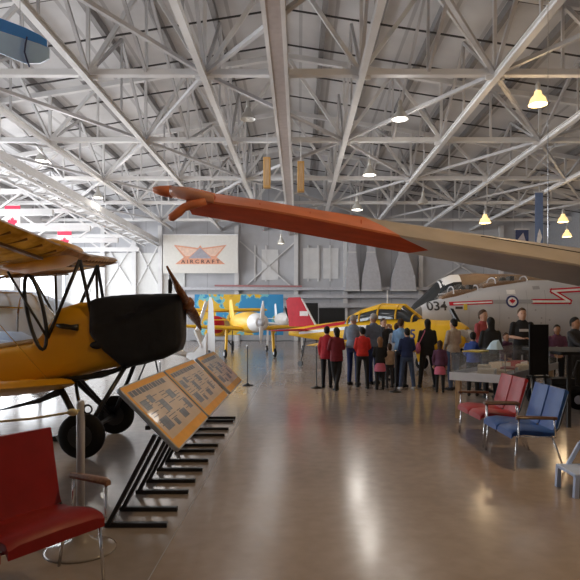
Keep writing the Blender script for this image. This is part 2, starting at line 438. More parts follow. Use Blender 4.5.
# bracing in the plane of the bottom chords, and sway frames between the trusses
br = MB()
for i in range(len(TY)-1):
    y0, y1 = TY[i], TY[i+1]; ym = (y0+y1)/2
    for q in range(len(LX)-1):
        a, b = LX[q], LX[q+1]; m_ = (a+b)/2
        if (q+i) % 2 == 0:
            br.bar((a, y0, HB-.02), (b, y1, HB-.02), .10); 
        else:
            br.bar((b, y0, HB-.02), (a, y1, HB-.02), .10)
        if q % 2 == 1:
            br.bar((m_, y0, HB), (m_, y1, roof_z(m_)-.4), .08)
            br.bar((m_, y1, HB), (m_, y0, roof_z(m_)-.4), .08)
        br.bar((a, y0, HB), (a, ym, roof_z(a)-.35), .09); br.bar((a, ym, roof_z(a)-.35), (a, y1, HB), .09)
        br.bar((a, ym, HB), (a, ym, roof_z(a)-.35), .055)
struct(br.build('ceiling_bracing', 'steel_grey'))
for i, x in enumerate(LX[1:-1]):
    w = MB(); w.bar((x, YB, HB-.13), (x, YF, HB-.13), .045, .14); w.bar((x, YB, HB-.20), (x, YF, HB-.20), .17, .03); w.bar((x, YB, HB-.06), (x, YF, HB-.06), .17, .03)
    struct(w.build('ceiling_runway_beam', 'steel'))
w = MB(); w.bar((RIDGE, YB, HB-.25), (RIDGE, YF, HB-.25), .10, .5);  w.bar((RIDGE, YB, HB), (RIDGE, YF, HB), .46, .06)
struct(w.build('ceiling_centre_beam', 'steel_grey'))
w = MB(); w.bar((RIDGE, YB, HB-.5), (RIDGE, YF, HB-.5), .30, .05); struct(w.build('ceiling_centre_flange', 'flange_brown'))
for sx in (-.19, .19): w = MB(); w.bar((RIDGE+sx, YB, HB-.5), (RIDGE+sx, YF, HB-.5), .09, .08); struct(w.build('ceiling_centre_beam_edge', 'steel'))
# lattice crane girder along the left side
g = MB(); gx, gz = -10.6, 6.85
for dx in (-.45, .45): g.bar((gx+dx, YB, gz), (gx+dx, YF-.3, gz), .12)
g.bar((gx+.45, YB, gz+.42), (gx+.45, YF-.3, gz+.42), .14); g.bar((gx+.1, YB, gz+.42), (gx+.1, YF-.3, gz+.42), .14)
g.box((gx+.50, (YB+YF)/2, gz+.30), (.03, YF-YB-.6, .26))
y = YB; k = 0
while y < YF-1.5:
    g.bar((gx+(.45 if k % 2 else -.45), y, gz), (gx-(.45 if k % 2 else -.45), y+.75, gz), .07)
    g.bar((gx+.45, y, gz+(0 if k % 2 else .42)), (gx+.45, y+.75, gz+(.42 if k % 2 else 0)), .06)
    g.bar((gx-.45, y, gz), (gx+.1, y, gz+.42), .05)
    y += .75; k += 1
struct(g.build('ceiling_lattice_girder', 'steel'))
# cross girders left of it
g = MB()
for y in (16, 20.5, 25, 29.5, 34, 38.5):
    g.bar((XL, y, 6.2), (gx, y, 6.2), .2, .25); g.bar((XL, y, 7.1), (gx, y, 7.1), .16, .2)
    for q in range(5):
        xa = XL+(gx-XL)*q/5; xb = XL+(gx-XL)*(q+1)/5
        g.bar((xa, y, 6.2 if q % 2 else 7.1), (xb, y, 7.1 if q % 2 else 6.2), .09)
struct(g.build('ceiling_cross_girders', 'steel'))
# end wall
w = MB(); w.box(((XL+XR)/2, YF+.15, 4.5), (XR-XL, .3, 15)); struct(w.build('wall_far', 'wall'))
w = MB(); w.box(((-16.9-8.2)/2, YF-.06, 3.2), (8.6, .1, 6.3)); struct(w.build('trim_2', 'wall_white'))
tr = MB()
for px in (104, 135, 161, 237, 296, 345, 420, 500): 
    X = (px-CX)/F*YF; tr.bar((X, YF-.2, 0), (X, YF-.2, 8.3), .28, .3)
struct(tr.build('trim_3', 'steel'))
tr = MB()
for pa, pb in ((104, 135), (135, 161), (240, 296), (420, 500)):
    xa, xb = (pa-CX)/F*YF, (pb-CX)/F*YF
    tr.bar((xa, YF-.15, 3.6), (xb, YF-.15, 7.2), .09); tr.bar((xa, YF-.15, 7.2), (xb, YF-.15, 3.6), .09)
for px in (255, 266, 308, 318, 330): 
    X = (px-CX)/F*YF; tr.box((X, YF-.08, 5.6), (.12, .1, 2.6))
tr.box((-2.1, YF-.05, 5.5), (1.2, .1, 2.2)); tr.box((.9, YF-.05, 5.6), (1.2, .1, 2.2)); tr.box((2.3, YF-.05, 5.6), (1.1, .1, 2.2))
struct(tr.build('trim_4', 'steel'))
tr = MB()
for z, d, h in ((3.75, .5, .22), (3.2, .35, .25), (2.55, .6, .3)): tr.box((4, YF-.4, z), (26, d, h))
struct(tr.build('trim_5', 'lgrey'))
tr = MB(); tr.bar((-6, YF-.75, 3.95), (.2, YF-.75, 3.9), .12); struct(tr.build('trim_6', 'dusty_red'))
tr = MB(); tr.box((4, YF-.1, 1.2), (24, .12, 2.3)); struct(tr.build('trim_7', 'grey'))
# left wall with a long run of windows, right and rear walls
w = MB()
w.box((XL-.15, (YB+YF)/2, .5), (.3, YF-YB, 1.0)); w.box((XL-.15, (YB+YF)/2, 9.2), (.3, YF-YB, 5.6))
wy = [4+6.2*i for i in range(7)]
w.box((XL-.15, (YB+3.5)/2, 3.8), (.3, 3.5-YB, 5.8))
for y in wy: w.box((XL-.15, y, 3.8), (.3, .9, 5.8))
struct(w.build('wall_left', 'wall_side'))
w = MB(); w.box((XR+.15, (YB+YF)/2, 4.5), (.3, YF-YB, 15)); struct(w.build('wall_right', 'grey'))
w = MB(); w.box(((XL+XR)/2, YB-.15, 4.5), (XR-XL, .3, 15)); struct(w.build('wall_back', 'grey'))
for i in range(6):
    y0, y1 = wy[i]+.45, wy[i+1]-.45
    t = MB()
    for q in range(5):
        y = y0+(y1-y0)*q/4; t.bar((XL-.15, y, 1.0), (XL-.15, y, 6.4), .07, .1)
    for z in (1.03, 2.8, 4.6, 6.37): t.bar((XL-.15, y0, z), (XL-.15, y1, z), .08, .08)
    struct(t.build('window_%d' % (i+1), 'white'))

# ------------------------------------------------------------------ banner, ducts, flags, lamps on the structure
b = thing('wall_banner', 'large off-white banner with salmon winged emblem lettered AIRCRAFT on the far wall', 'banner', (at(200.5, 254, 41)))
s = MB(); s.box((0, 0, 0), (5.3, .03, 2.72)); s.build('cloth', 'banner_white', b)
s = MB(); s.bar((-2.65, 0, 1.36), (2.65, 0, 1.36), .08); s.build('top_rail', 'white', b)
U, V = 1.86, 1.36; o0 = Vector((-.02, -.03, -.72))
s = MB()
s.prism([(-1,1),(-.62,.36),(-.95,0),(.95,0),(.62,.36),(1,1),(.08,.84),(0,.98),(-.08,.84)], o0, (U,0,0), (0,0,V), (0,-.004,0))
s.build('wing_emblem', 'salmon', b)
s = MB()
for sg in (-1, 1): s.prism([(sg*.90,.92),(sg*.56,.42),(sg*.40,.42),(sg*.10,.76)], o0+Vector((0,-.005,0)), (U,0,0), (0,0,V), (0,-.004,0))
s.build('pale_feathers', 'salmon_l', b)
s = MB(); s.prism([(-.44,.30),(.44,.30),(0,.86)], o0+Vector((0,-.012,0)), (U,0,0), (0,0,V), (0,-.004,0)); s.build('grey_peak', 'grey_print', b)
vs, fs = text_polys('A I R C R A F T', .36)
s = MB(); s.add([Vector((v.x*1.16, -.05, v.y-.55)) for v in vs], fs); s.build('lettering', 'letter_brown', b)

def duct(px, w0, w1, label):
    p = at(px, 290, 41.2); d = thing('ventilation_duct', label, 'duct', (p.x, 41.2, 0), 0, 'flared ducts on the far wall')
    s = MB()
    s.loft([[Vector((sx*w/2, sy*dd/2, z)) for sx, sy in ((-1,-1),(1,-1),(1,1),(-1,1))] for z, w, dd in ((3.55, w1, .6), (4.6, w1*.92, .6), (6.3, w0, .45), (8.1, w0, .45))])
    s.build('hood', 'lgrey', d)
    s = MB(); s.box((0, 0, 6.3), (w0+.06, .5, .08)); s.box((0, 0, 3.6), (w1+.06, .64, .1)); s.build('flange', 'steel', d)
duct(352, .52, 1.0, 'grey flared duct on the far wall, first right of the pilaster')
duct(371, .55, 1.4, 'grey flared duct on the far wall, middle of the three')
duct(403, .55, 1.75, 'widest grey flared duct on the far wall, above the dark airliner nose')

def flag(px, py, w, h, Y, label):
    p = at(px, py, Y); f = thing('hanging_flag', label, 'flag', p, 0, 'red and white flags')
    s = MB(); s.box((0, 0, 0), (w, .02, h)); s.build('cloth', 'flag_white', f)
    for z in (h*.36, -h*.36): s = MB(); s.box((0, 0, z), (w*1.005, .03, h*.28)); s.build('red_band', 'flag_red', f)
    s = MB(); s.prism([(x*h*.17, y*h*.17) for x, y in LEAF], (0, -.014, 0), (1,0,0), (0,0,1), (0,-.004,0)); s.build('maple_leaf', 'flag_red', f)
    s = MB(); s.bar((-w/2, 0, h/2), (w/2, 0, h/2), .04); s.bar((0, 0, h/2), (0, 0, h/2+.5), .02); s.build('hanging_rod', 'steel', f)
flag(12.5, 223, .72, 1.65, 27, 'red and white maple leaf flag hanging at the far left, above the biplane wing')
flag(64.5, 242.5, .74, 1.75, 31, 'smaller red and white maple leaf flag hanging between the first flag and the wall')

LAMPS = [(538, 103, 15.9, 1), (400, 118, 18.0, 0), (369.5, 174, 22, 0), (357, 209, 26, 0), (485, 222, 26, 1), (563, 221, 28, 1), (567, 236, 32, 1),
         (41, 160, 25, 0), (98, 197, 29, 0), (248, 118, 19, 2), (423, 203, 27, 2), (323, 232, 34, 0), (281, 243, 36, 0)]
LLAB = ['big amber glowing bell lamp hanging at upper right below an orange lit chord', 'pale bell lamp hanging near the top, right of the centre beam',
        'bell lamp with pale glow hanging above the orange wing, second of its line', 'bell lamp with pale glow hanging just above the orange wing, third of its line',
        'amber glowing bell lamp hanging left of the blue banner', 'amber glowing bell lamp at the right edge, upper of two', 'amber glowing bell lamp at the right edge, lower of two',
        'pale bell lamp above the lattice girder, nearer to the blue wing tip', 'pale bell lamp above the lattice girder, farther down the hall',
        'unlit bell lamp hanging left of the centre beam', 'unlit bell lamp between the wing root and the trusses', 'tiny lit bell lamp just right of the centre beam near the far wall', 'tiny lit bell lamp over the far wall left of the centre beam']
def make_lamp(warm):
    t = thing('bell_lamp', 'lamp', 'lamp', (0,0,0), 0, 'bell lamps hung from the trusses')
    s = MB(); s.lathe([(.05,.34),(.09,.32),(.11,.22),(.20,.12),(.25,-.04),(.262,-.05),(.24,-.04),(.19,.1),(.08,.22)], n=20, cap=False)
    s.build('lamp_shade', 'glow_shade' if warm == 1 else 'lamp_metal', t, smooth=True)
    s = MB(); s.lathe([(.055,.32),(.065,.36),(.065,.52),(.03,.56)], n=14); s.build('lamp_housing', 'lamp_metal', t, smooth=True)
    s = MB(); s.ell((0,0,.02), (.2,.2,.07)) if warm != 2 else s.ell((0,0,.08), (.07,.07,.1)); s.build('bulb', ['glow_white','glow_warm','clear'][warm], t, smooth=True)
    s = MB(); s.tube([(0,0,.54),(0,0,.9)], .012, 6); s.build('hanging_rod', 'steel', t)
    return t
protos = {}
for (px, py, Y, wm), lab in zip(LAMPS, LLAB):
    p = at(px, py, Y)
    if wm not in protos: protos[wm] = t = make_lamp(wm); t.location = p; t['label'] = lab
    else: dup(protos[wm], p, 0, lab)

def hanging_box(px, py, w, h, Y, label):
    p = at(px, py, Y); t = thing('hanging_loudspeaker', label, 'speaker', p, 0, 'wooden boxes hung beside the centre beam')
    s = MB(); s.box((0,0,0), (w, w, h)); s.build('case', 'box_wood', t, bevel=.02)
    s = MB(); s.box((0,-w/2-.005,0), (w*.6,.01,h*.85)); s.build('front_panel', 'oak', t)
    s = MB(); s.tube([(0,0,h/2),(0,0,h/2+.9)], .015, 6); s.build('hanging_rod', 'steel', t)
hanging_box(267, 173, .25, 1.05, 20, 'narrow honey-coloured wooden box hanging left of the centre beam')
hanging_box(300.8, 177, .24, 1.05, 20, 'narrow honey-coloured wooden box hanging right of the centre beam')

def hbanner(px, py, w, h, Y, m, label, emblem):
    t = thing('hanging_banner', label, 'banner', at(px, py, Y))
    s = MB(); s.box((0,0,0), (w,.02,h)); s.build('cloth', m, t)
    if emblem:
        s = MB(); s.prism([(-.1,-.2),(.02,-.32),(.12,-.05),(.02,.3),(-.05,.1)], (0,-.015,-h*.32), (1.2,0,0), (0,0,1.2), (0,-.004,0)); s.build('pale_emblem', 'flag_white', t)
    else:
        s = MB(); s.prism([(-.25,-.1),(.2,-.16),(.06,.3)], (0,-.015,0), (1,0,0), (0,0,1), (0,-.004,0)); s.build('pale_emblem', 'grey_print', t)
    s = MB(); s.bar((-w/2-.05,0,h/2), (w/2+.05,0,h/2), .05); s.bar((0,0,h/2),(0,0,h/2+.4),.02); s.build('hanging_rod', 'steel', t)
hbanner(539, 219, .37, 2.5, 27, 'blue_banner', 'tall narrow grey-blue banner with pale emblem hanging over the grey wing', True)
hbanner(522, 238, .72, .95, 32, 'navy_banner', 'small navy banner hanging behind the tall grey-blue one', False)

# ------------------------------------------------------------------ yellow biplane (left)
def biplane():
    t = thing('biplane', 'yellow biplane with black engine cover and wooden propeller standing at the left', 'aircraft', (-2.6, 7.55, 0), R(3))
    H = Hull([(-4.7,.55,.78,.05), (-3.2,.60,1.02,.22), (-2.2,.66,1.16,.31), (-1.2,.735,1.27,.35), (-.75,.80,1.34,.35), (-.62,.83,1.50,.345), (-.42,.85,1.78,.335), (-.2,.90,1.85,.32), (.03,.97,1.87,.31), (.38,1.04,1.80,.27), (.6,1.1,1.75,.2)], 4.2)
    s = MB(); s.loft(H.rings()); f = s.build('fuselage', 'yellow', t); smooth_edges(f, 50)
    s = MB(); s.tube([H.side(x, H.sec(x)[1]+.015, -.01) for x in (-2.3,-1.8,-1.2,-.76)], .042, 6); s.tube([H.side(x, H.sec(x)[1]+.015, -.01, 1) for x in (-2.3,-1.8,-1.2,-.76)], .042, 6)
    s.build('cockpit_sill', 'tan', f)
    s = MB(); s.tube([H.side(x, 1.55+.02*math.sin(9*x), .03) for x in (-.42,-.34,-.25,-.16)], [.02,.035,.03,.045], 8); s.build('exhaust_shroud', 'blackmet', f, smooth=True)
    s = MB(); s.ell(H.side(.06, 1.31, .0), (.09,.05,.05)); s.build('air_vent', 'black', f, smooth=True)
    s = MB(); s.box((-.78,-.33,.86), (.18,.05,.06)); s.build('step_block', 'yellow2', f, bevel=.015)
    K = Hull([(-.03,1.42,1.875,.33), (.02,1.36,1.90,.35), (.12,1.24,1.925,.355), (.36,1.02,1.945,.345), (.6,1.05,1.955,.335), (.85,1.13,1.965,.32), (1.04,1.22,1.965,.30), (1.075,1.25,1.955,.29), (1.09,1.34,1.90,.24)], 8)
    s = MB(); xs = [-.03+.035*i for i in range(33)]; rr = K.rings(xs, N=40)
    for ring in rr:
        for v in ring:
            nz = noise.noise(v*4)*.018+noise.noise(v*11)*.007; v.y += nz; v.z += nz*.7
    s.loft(rr); smooth_edges(s.build('engine_cover', 'cover', t), 60)
    s = MB(); s.box((.92,-.05,2.06), (.04,.05,.18)); s.tube([(.93,-.05,2.0),(.93,-.05,2.21)], [.02,.026], 8); s.build('filler_pipe', 'blackmet', t)
    # propeller, nearly level, near blade up
    pr = MB(); ang = math.atan2(.45, -.88)
    hub = Vector((1.13, 0, 1.84)); ax = Vector((-.13, math.cos(ang), math.sin(ang))).normalized(); n = Vector((1, 0, .13)).normalized(); q = n.cross(ax).normalized()
    rings = []
    for i in range(25):
        u = -1+2*i/24; a = abs(u)
        wd = .045+.05*math.sin(min(1, a*1.35)*PI)*(1 if a*1.35<1 else 0)-.03*max(0,a-.74)/.26 if a < .98 else .008
        th = .05*(1-a)+.012; tw = R(20+30*(1-a)) if u > 0 else R(70)
        cd = q*math.cos(tw)+n*math.sin(tw); tn = n*math.cos(tw)-q*math.sin(tw)
        c = hub+ax*u*(.92 if u > 0 else .80)
        rings.append([c+cd*wd*math.cos(2*PI*k/10)+tn*th*math.sin(2*PI*k/10) for k in range(10)])
    pr.loft(rings); p = pr.build('propeller', 'prop_wood', t, smooth=True)
    s = MB(); s.lathe([(.085,-.06),(.085,.05),(.06,.075),(.02,.1)], hub, 18, 'X'); s.build('propeller_hub', 'prop_wood', p, smooth=True)
    # wings
    def st(y, xle, z, ch, inc=.21): return ((xle, y, z), (-ch, 0, -ch*inc), (-inc, 0, 1))
    def le(y, x0): return x0-.14*max(0, abs(y)-.5)
    def dz(y): return .085*max(0, abs(y)-.5)
    for sg, nm in ((-1, 'upper_wing'), (1, 'upper_wing')):
        ys = [.5, 1.2, 2.4, 3.4, 4.0, 4.25, 4.38]; ch = [1.3, 1.3, 1.3, 1.3, 1.2, .95, .5]; ox = [0, 0, 0, 0, .03, .12, .32]
        s = MB(); wing(s, [st(sg*y, le(y, -.27)-o, 2.50+dz(y), c) for y, c, o in zip(ys, ch, ox)])
        w = s.build(nm, 'fabric_wing', t); smooth_edges(w, 60)
        s = MB()
        for i in range(12):
            y = .6+.31*i; x0 = le(y, -.27); z = 2.5+dz(y)
            s.bar((x0-.05, sg*y, z-.05), (x0-1.26, sg*y, z-.30), .022, .03)
        for fx in (.22, .78): s.bar((le(.5,-.27)-1.3*fx, sg*.5, 2.5-.273*fx-.07), (le(4.0,-.27)-1.3*fx, sg*4.0, 2.5+dz(4)-.273*fx-.07), .07, .03)
        s.build('wing_ribs', 'rib', w)
    s = MB(); wing(s, [st(y, -.25, 2.5, 1.3) for y in (-.5, .5)]); c = s.build('centre_section', 'fabric_wing', t); smooth_edges(c, 60)
    s = MB(); s.loft(Hull([(-1.2,2.27,2.45,.3),(-1.0,2.23,2.55,.44),(-.5,2.33,2.66,.46),(-.32,2.45,2.60,.4)], 3).rings()); s.build('fuel_tank', 'yellow', c, smooth=True)
    for sg in (-1, 1):
        ys = [.33, 1.2, 2.4, 3.6, 4.1, 4.3]; ch = [1.3, 1.3, 1.3, 1.3, 1.05, .5]; ox = [0, 0, 0, 0, .1, .35]
        s = MB(); wing(s, [st(sg*y, -.2-.14*(y-.33)-o, .84+.075*(y-.33), c_, .14) for y, c_, o in zip(ys, ch, ox)])
        smooth_edges(s.build('lower_wing', 'yellow', t), 60)
        for a, b_ in (((-.535,.335,1.40), (-.13,.37,2.37)), ((-.535,.335,1.40), (-1.0,.37,2.22)), ((.0,.31,1.66), (-.13,.37,2.37))):
            s = MB(); s.tube([(a[0], sg*a[1], a[2]), (b_[0], sg*b_[1], b_[2])], .023, 8, .7); s.build('cabane_strut', 'blackmet', t, smooth=True)
        for xo in (.28, 1.0):
            y = 2.9; s = MB(); s.tube([(-.2-.14*2.57-xo, sg*y, .84+.19-.03*xo), (le(y,-.27)-xo, sg*y, 2.5+dz(y)-.2*xo)], .026, 8, .6); s.build('interplane_strut', 'blackmet', t, smooth=True)
        s = MB(); s.tube([(-.5, sg*.35, .86), (-.27-.14*2.4-.25, sg*2.85, 2.62)], .005, 5); s.tube([(-1.0, sg*.35, .82), (-.27-.14*2.4-1, sg*2.85, 2.5)], .005, 5)
        s.build('bracing_wire', 'chrome', t)
        # undercarriage
        s = MB(); wc = (.01, sg*.74, .27)
        s.lathe([(.10,-.075),(.19,-.075),(.245,-.055),(.27,-.02),(.27,.02),(.245,.055),(.19,.075),(.10,.075)], wc, 32, 'Y'); wl = s.build('wheel', 'rubber', t, smooth=True)
        s = MB(); s.lathe([(.03,-.085),(.14,-.078),(.15,-.05),(.15,.05),(.14,.078),(.03,.085)], wc, 24, 'Y'); s.build('wheel_hub', 'blackmet', wl)
        for b_, r in (((-.45,.27,.87), .04), ((.42,.24,1.08), .028), ((-.3,.05,.90), .022)):
            s = MB(); s.tube([(wc[0], sg*.66, .27), (b_[0], sg*b_[1], b_[2])], r, 10); s.build('undercarriage_strut', 'blackmet', t, smooth=True)
        s = MB(); s.tube([(-.45, sg*.26, .86), (.1, sg*.25, .93), (.75, sg*.16, 1.16)], [.03,.035,.02], 8); s.build('engine_bearer', 'blackmet', t)
    s = MB(); s.tube([(.01,-.74,.27),(.01,.74,.27)], .03, 10); s.build('axle', 'blackmet', t)
    s = MB(); s.loft([[Vector((x, y0+dy, z+dz_)) for dy, dz_ in ((-.02,-h),(.02,-h),(.02,h),(-.02,h))] for x, y0, z, h in ((-1.05,-.5,.535,.006),(-.6,-.42,.64,.03),(-.38,-.36,.74,.05))]); s.build('boarding_step', 'blackmet', t)
    # canopy
    Kc = Hull([(-2.35,1.0,1.45,.24),(-2.0,1.0,1.86,.31),(-1.3,1.0,1.98,.33),(-.85,1.0,1.96,.33),(-.52,1.0,1.62,.28)], 2.8)
    s = MB(); s.loft(Kc.rings(a0=.0, a1=PI, N=18), cap=False, closed=False); c = s.build('canopy', 'canopy_glass', t, smooth=True)
    s = MB()
    for x in (-2.0,-1.62,-1.25,-.9): s.tube(Kc.rings([x], .004, 18, 0, PI)[0], .013, 6)
    for a in (R(30), R(150), R(90)):
        s.tube([Kc.rings([x], .004, 1, a, a+.01)[0][0] for x in (-2.0,-1.6,-1.3,-.85)], .011, 6)
    s.build('canopy_frame', 'chrome', c)
    s = MB(); pts = []
    for k in range(25):
        a = 2*PI*k/24; pts.append((-.68+.10*math.cos(a)-.09*math.sin(a), -.335, 1.72+.46*math.sin(a)))
    s.tube(pts, .024, 7, cap=False); s.build('windscreen_hoop', 'blackmet', c, smooth=True)
    # tail
    s = MB(); wing(s, [((-4.0,0,.75), (-.9,0,0), (0,.6,0)), ((-4.45,0,1.5), (-.6,0,0), (0,.6,0)), ((-4.7,0,1.75), (-.3,0,0), (0,.6,0))]); s.build('tail_fin', 'yellow', t)
    for sg in (-1, 1):
        s = MB(); wing(s, [((-3.9,sg*.05,.78), (-1.0,0,0), (0,0,.6)), ((-4.1,sg*1.1,.78), (-.7,0,0), (0,0,.6)), ((-4.3,sg*1.35,.78), (-.3,0,0), (0,0,.6))]); s.build('tailplane', 'yellow', t)
    s = MB(); s.tube([(-4.4,0,.6),(-4.75,0,.04)], [.03,.02], 8); s.build('tail_skid', 'blackmet', t)
    return t
biplane()
s = MB(); s.prism([(0,0),(.28,0),(.24,.07),(.06,.05)], (-2.95,6.75,0), (1,0,0), (0,0,1), (0,.12,0)); tag(s.build('wheel_chock', 'blackmet'), 'small dark wheel chock on the floor behind the red chair', 'wheel chock')
bpy.data.objects['wheel_chock'].location = (-.55, 1.0, 0)

# ------------------------------------------------------------------ suspended orange and grey wing
def big_wing():
    t = thing('hanging_wing', 'long suspended aircraft wing with orange tip and grey inner panel hanging across the view', 'aircraft wing', (0,0,0))
    # measured edges: px, y of top, y of leading-edge fold, y of underside rear edge; depth of the leading edge and of the rear
    E = [(186,192,203,214.5), (212,193.5,203.5,219), (260,200.5,210,227), (310,209,219,236.5), (361,217,228,246), (399,223.5,237,252.5), (430,228.5,242,258), (480,237,250,267.5), (530,245,258,278), (580,253.5,266.5,287.5), (640,263,277,300), (720,276,292,318)]
    YL = lambda px: 7.0+ (px-186)*.0009
    secs = []
    for px, a, b_, c in E:
        yl = YL(px); p_top = at(px, a, yl+.34); p_fold = at(px, b_, yl); yr = yl+1.0+(px-186)*.0017
        p_bot = at(px+6, c, yr); thick = (p_top.z-p_fold.z)
        ptop2 = Vector((p_bot.x, yl+.62, p_top.z+.02)); 
        secs.append([p_fold, p_fold+Vector((0,-.005,.025)), p_fold*.5+p_top*.5+Vector((0,-.02,.01)), p_top+Vector((0,-.06,-.005)), p_top, ptop2, Vector((p_bot.x, yr, p_bot.z+.03)), p_bot, p_bot*.5+p_fold*.5+Vector((0,0,-.005))])
    ipanel = 5
    def panel(secs_, cap=True):
        s = MB(); s.loft(secs_, cap); return s
    # slanted colour boundary: split into an orange outer and grey inner panel sharing the section at px 399..430
    tip = secs[:6]
    mid = []
    for i, v in enumerate(secs[5]):
        tt = [.06,.0,-.45,-.95,-1.0,-.9,.1,.12,.85][i]
        q = secs[6][i] if tt >= 0 else secs[4][i]
        mid.append(v.lerp(q, min(1, abs(tt))) if abs(tt) <= 1 else secs[6][i].lerp(secs[7][i], tt-1))
    s = panel(tip[:4]+[mid]); o = s.build('orange_outer_panel', ['orange', 'orange_shaded'], t)
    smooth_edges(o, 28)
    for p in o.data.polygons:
        if p.normal.z < -.5: p.material_index = 1  # downward faces take the painted shade
    s = panel([mid]+secs[7:]); o2 = s.build('grey_inner_panel', 'wing_grey', t); smooth_edges(o2, 28)
    s = MB()
    for a, b_ in zip(secs[7:], secs[8:]):
        s.bar(a[4].lerp(a[3],.5)+Vector((0,-.01,.0)), b_[4].lerp(b_[3],.5)+Vector((0,-.01,.0)), .03, .02)
    s.build('leading_edge_strip', 'blackmet', o2)
    s = MB()
    for i in range(1, 5): 
        a = secs[i]; s.tube([a[4]+Vector((0,0,.003)), a[2], a[0]], .006, 5)
    s.build('panel_seam', 'orange_shaded', o)
    # tip light fairing and pitot finger
    s = MB(); c0 = secs[0]
    def ring(px, py, Y, ry, rz): 
        p = at(px, py, Y); return [p+Vector((0, ry*math.cos(2*PI*k/14), rz*math.sin(2*PI*k/14))) for k in range(14)]
    s.loft([ring(152.5,189.5,7.05,.01,.01), ring(154,190,7.05,.05,.035), ring(160,190.8,7.05,.08,.056), ring(172,191.8,7.05,.10,.074)]); s.build('tip_cap', 'orange', t, smooth=True)
    s = MB(); s.loft([ring(171,191.7,7.05,.10,.072), ring(184,193.5,7.05,.11,.078), ring(198,196,7.05,.11,.07), ring(214,199,7.05,.08,.06)]); s.build('tip_light_cover', 'peach', t, smooth=True)
    s = MB(); s.loft([ring(180,188,7.12,.03,.02), ring(190,190,7.12,.05,.03), ring(204,193.5,7.12,.07,.035), ring(215,196,7.12,.07,.03)]); s.build('tip_fairing', 'orange', t, smooth=True)
    s = MB(); s.tube([at(206,201,7.0), at(192,205,7.0), at(184,207.5,7.0), at(179,212,6.98), at(171,218,6.96), at(169.5,219.5,6.95)], [.05,.055,.05,.055,.05,.02], 12); s.build('pitot_horn', 'orange', t, smooth=True)
    s = MB(); s.tube([at(548,246,7.6), Vector((at(548,246,7.6).x, 7.6, HB))], .006, 6); s.build('suspension_cable', 'chrome', t)
    s = MB(); p = at(655,264,7.6); s.tube([p, Vector((p.x, 7.6, HB))], .006, 6); s.build('suspension_cable', 'chrome', t)
big_wing()

# blue wing tip at the top left
t = thing('hanging_blue_wing_tip', 'glossy blue aircraft wing tip hanging at the top left under the roof', 'aircraft wing', (0,0,0))
Yb = 8.0
def bl(ps, Y=Yb): return [at(x, y, Y+d) for x, y, d in ps]
def quadloft(mb, rows): mb.loft(rows)
up = [bl([(x,y0,0),(x,y1,0),(x+1,y1,.9),(x+1,y0+2,.9)]) for x,y0,y1 in ((-60,-3,17),(0,18,31),(25,27.5,39),(40,35,44),(47,40,47))]
s = MB(); s.loft(up); o = s.build('upper_skin', 'blue_wing_d', t); smooth_edges(o, 40)
lo = [bl([(x,y0,0),(x,y1,0),(x+1,y1+1,.9),(x+1,y0,.9)]) for x,y0,y1 in ((-60,18,44),(0,31.5,53),(13,35.5,58.5),(26,39.5,63.5),(40,44.5,63),(49,48,58.5))]
s = MB(); s.loft(lo); o = s.build('lower_skin', 'blue_wing', t); smooth_edges(o, 40)
s = MB(); s.tube([at(27,37,Yb-.02), at(25.5,44,Yb-.03), at(24.5,52,Yb-.03), at(27,60,Yb-.02), at(29.5,67,Yb)], .012, 6); s.build('aileron_cable', 'navy', t)
s = MB(); p = at(20,24,Yb+.4); s.tube([p, Vector((p.x, p.y, HB-.05))], .006, 6); s.build('suspension_cable', 'chrome', t)

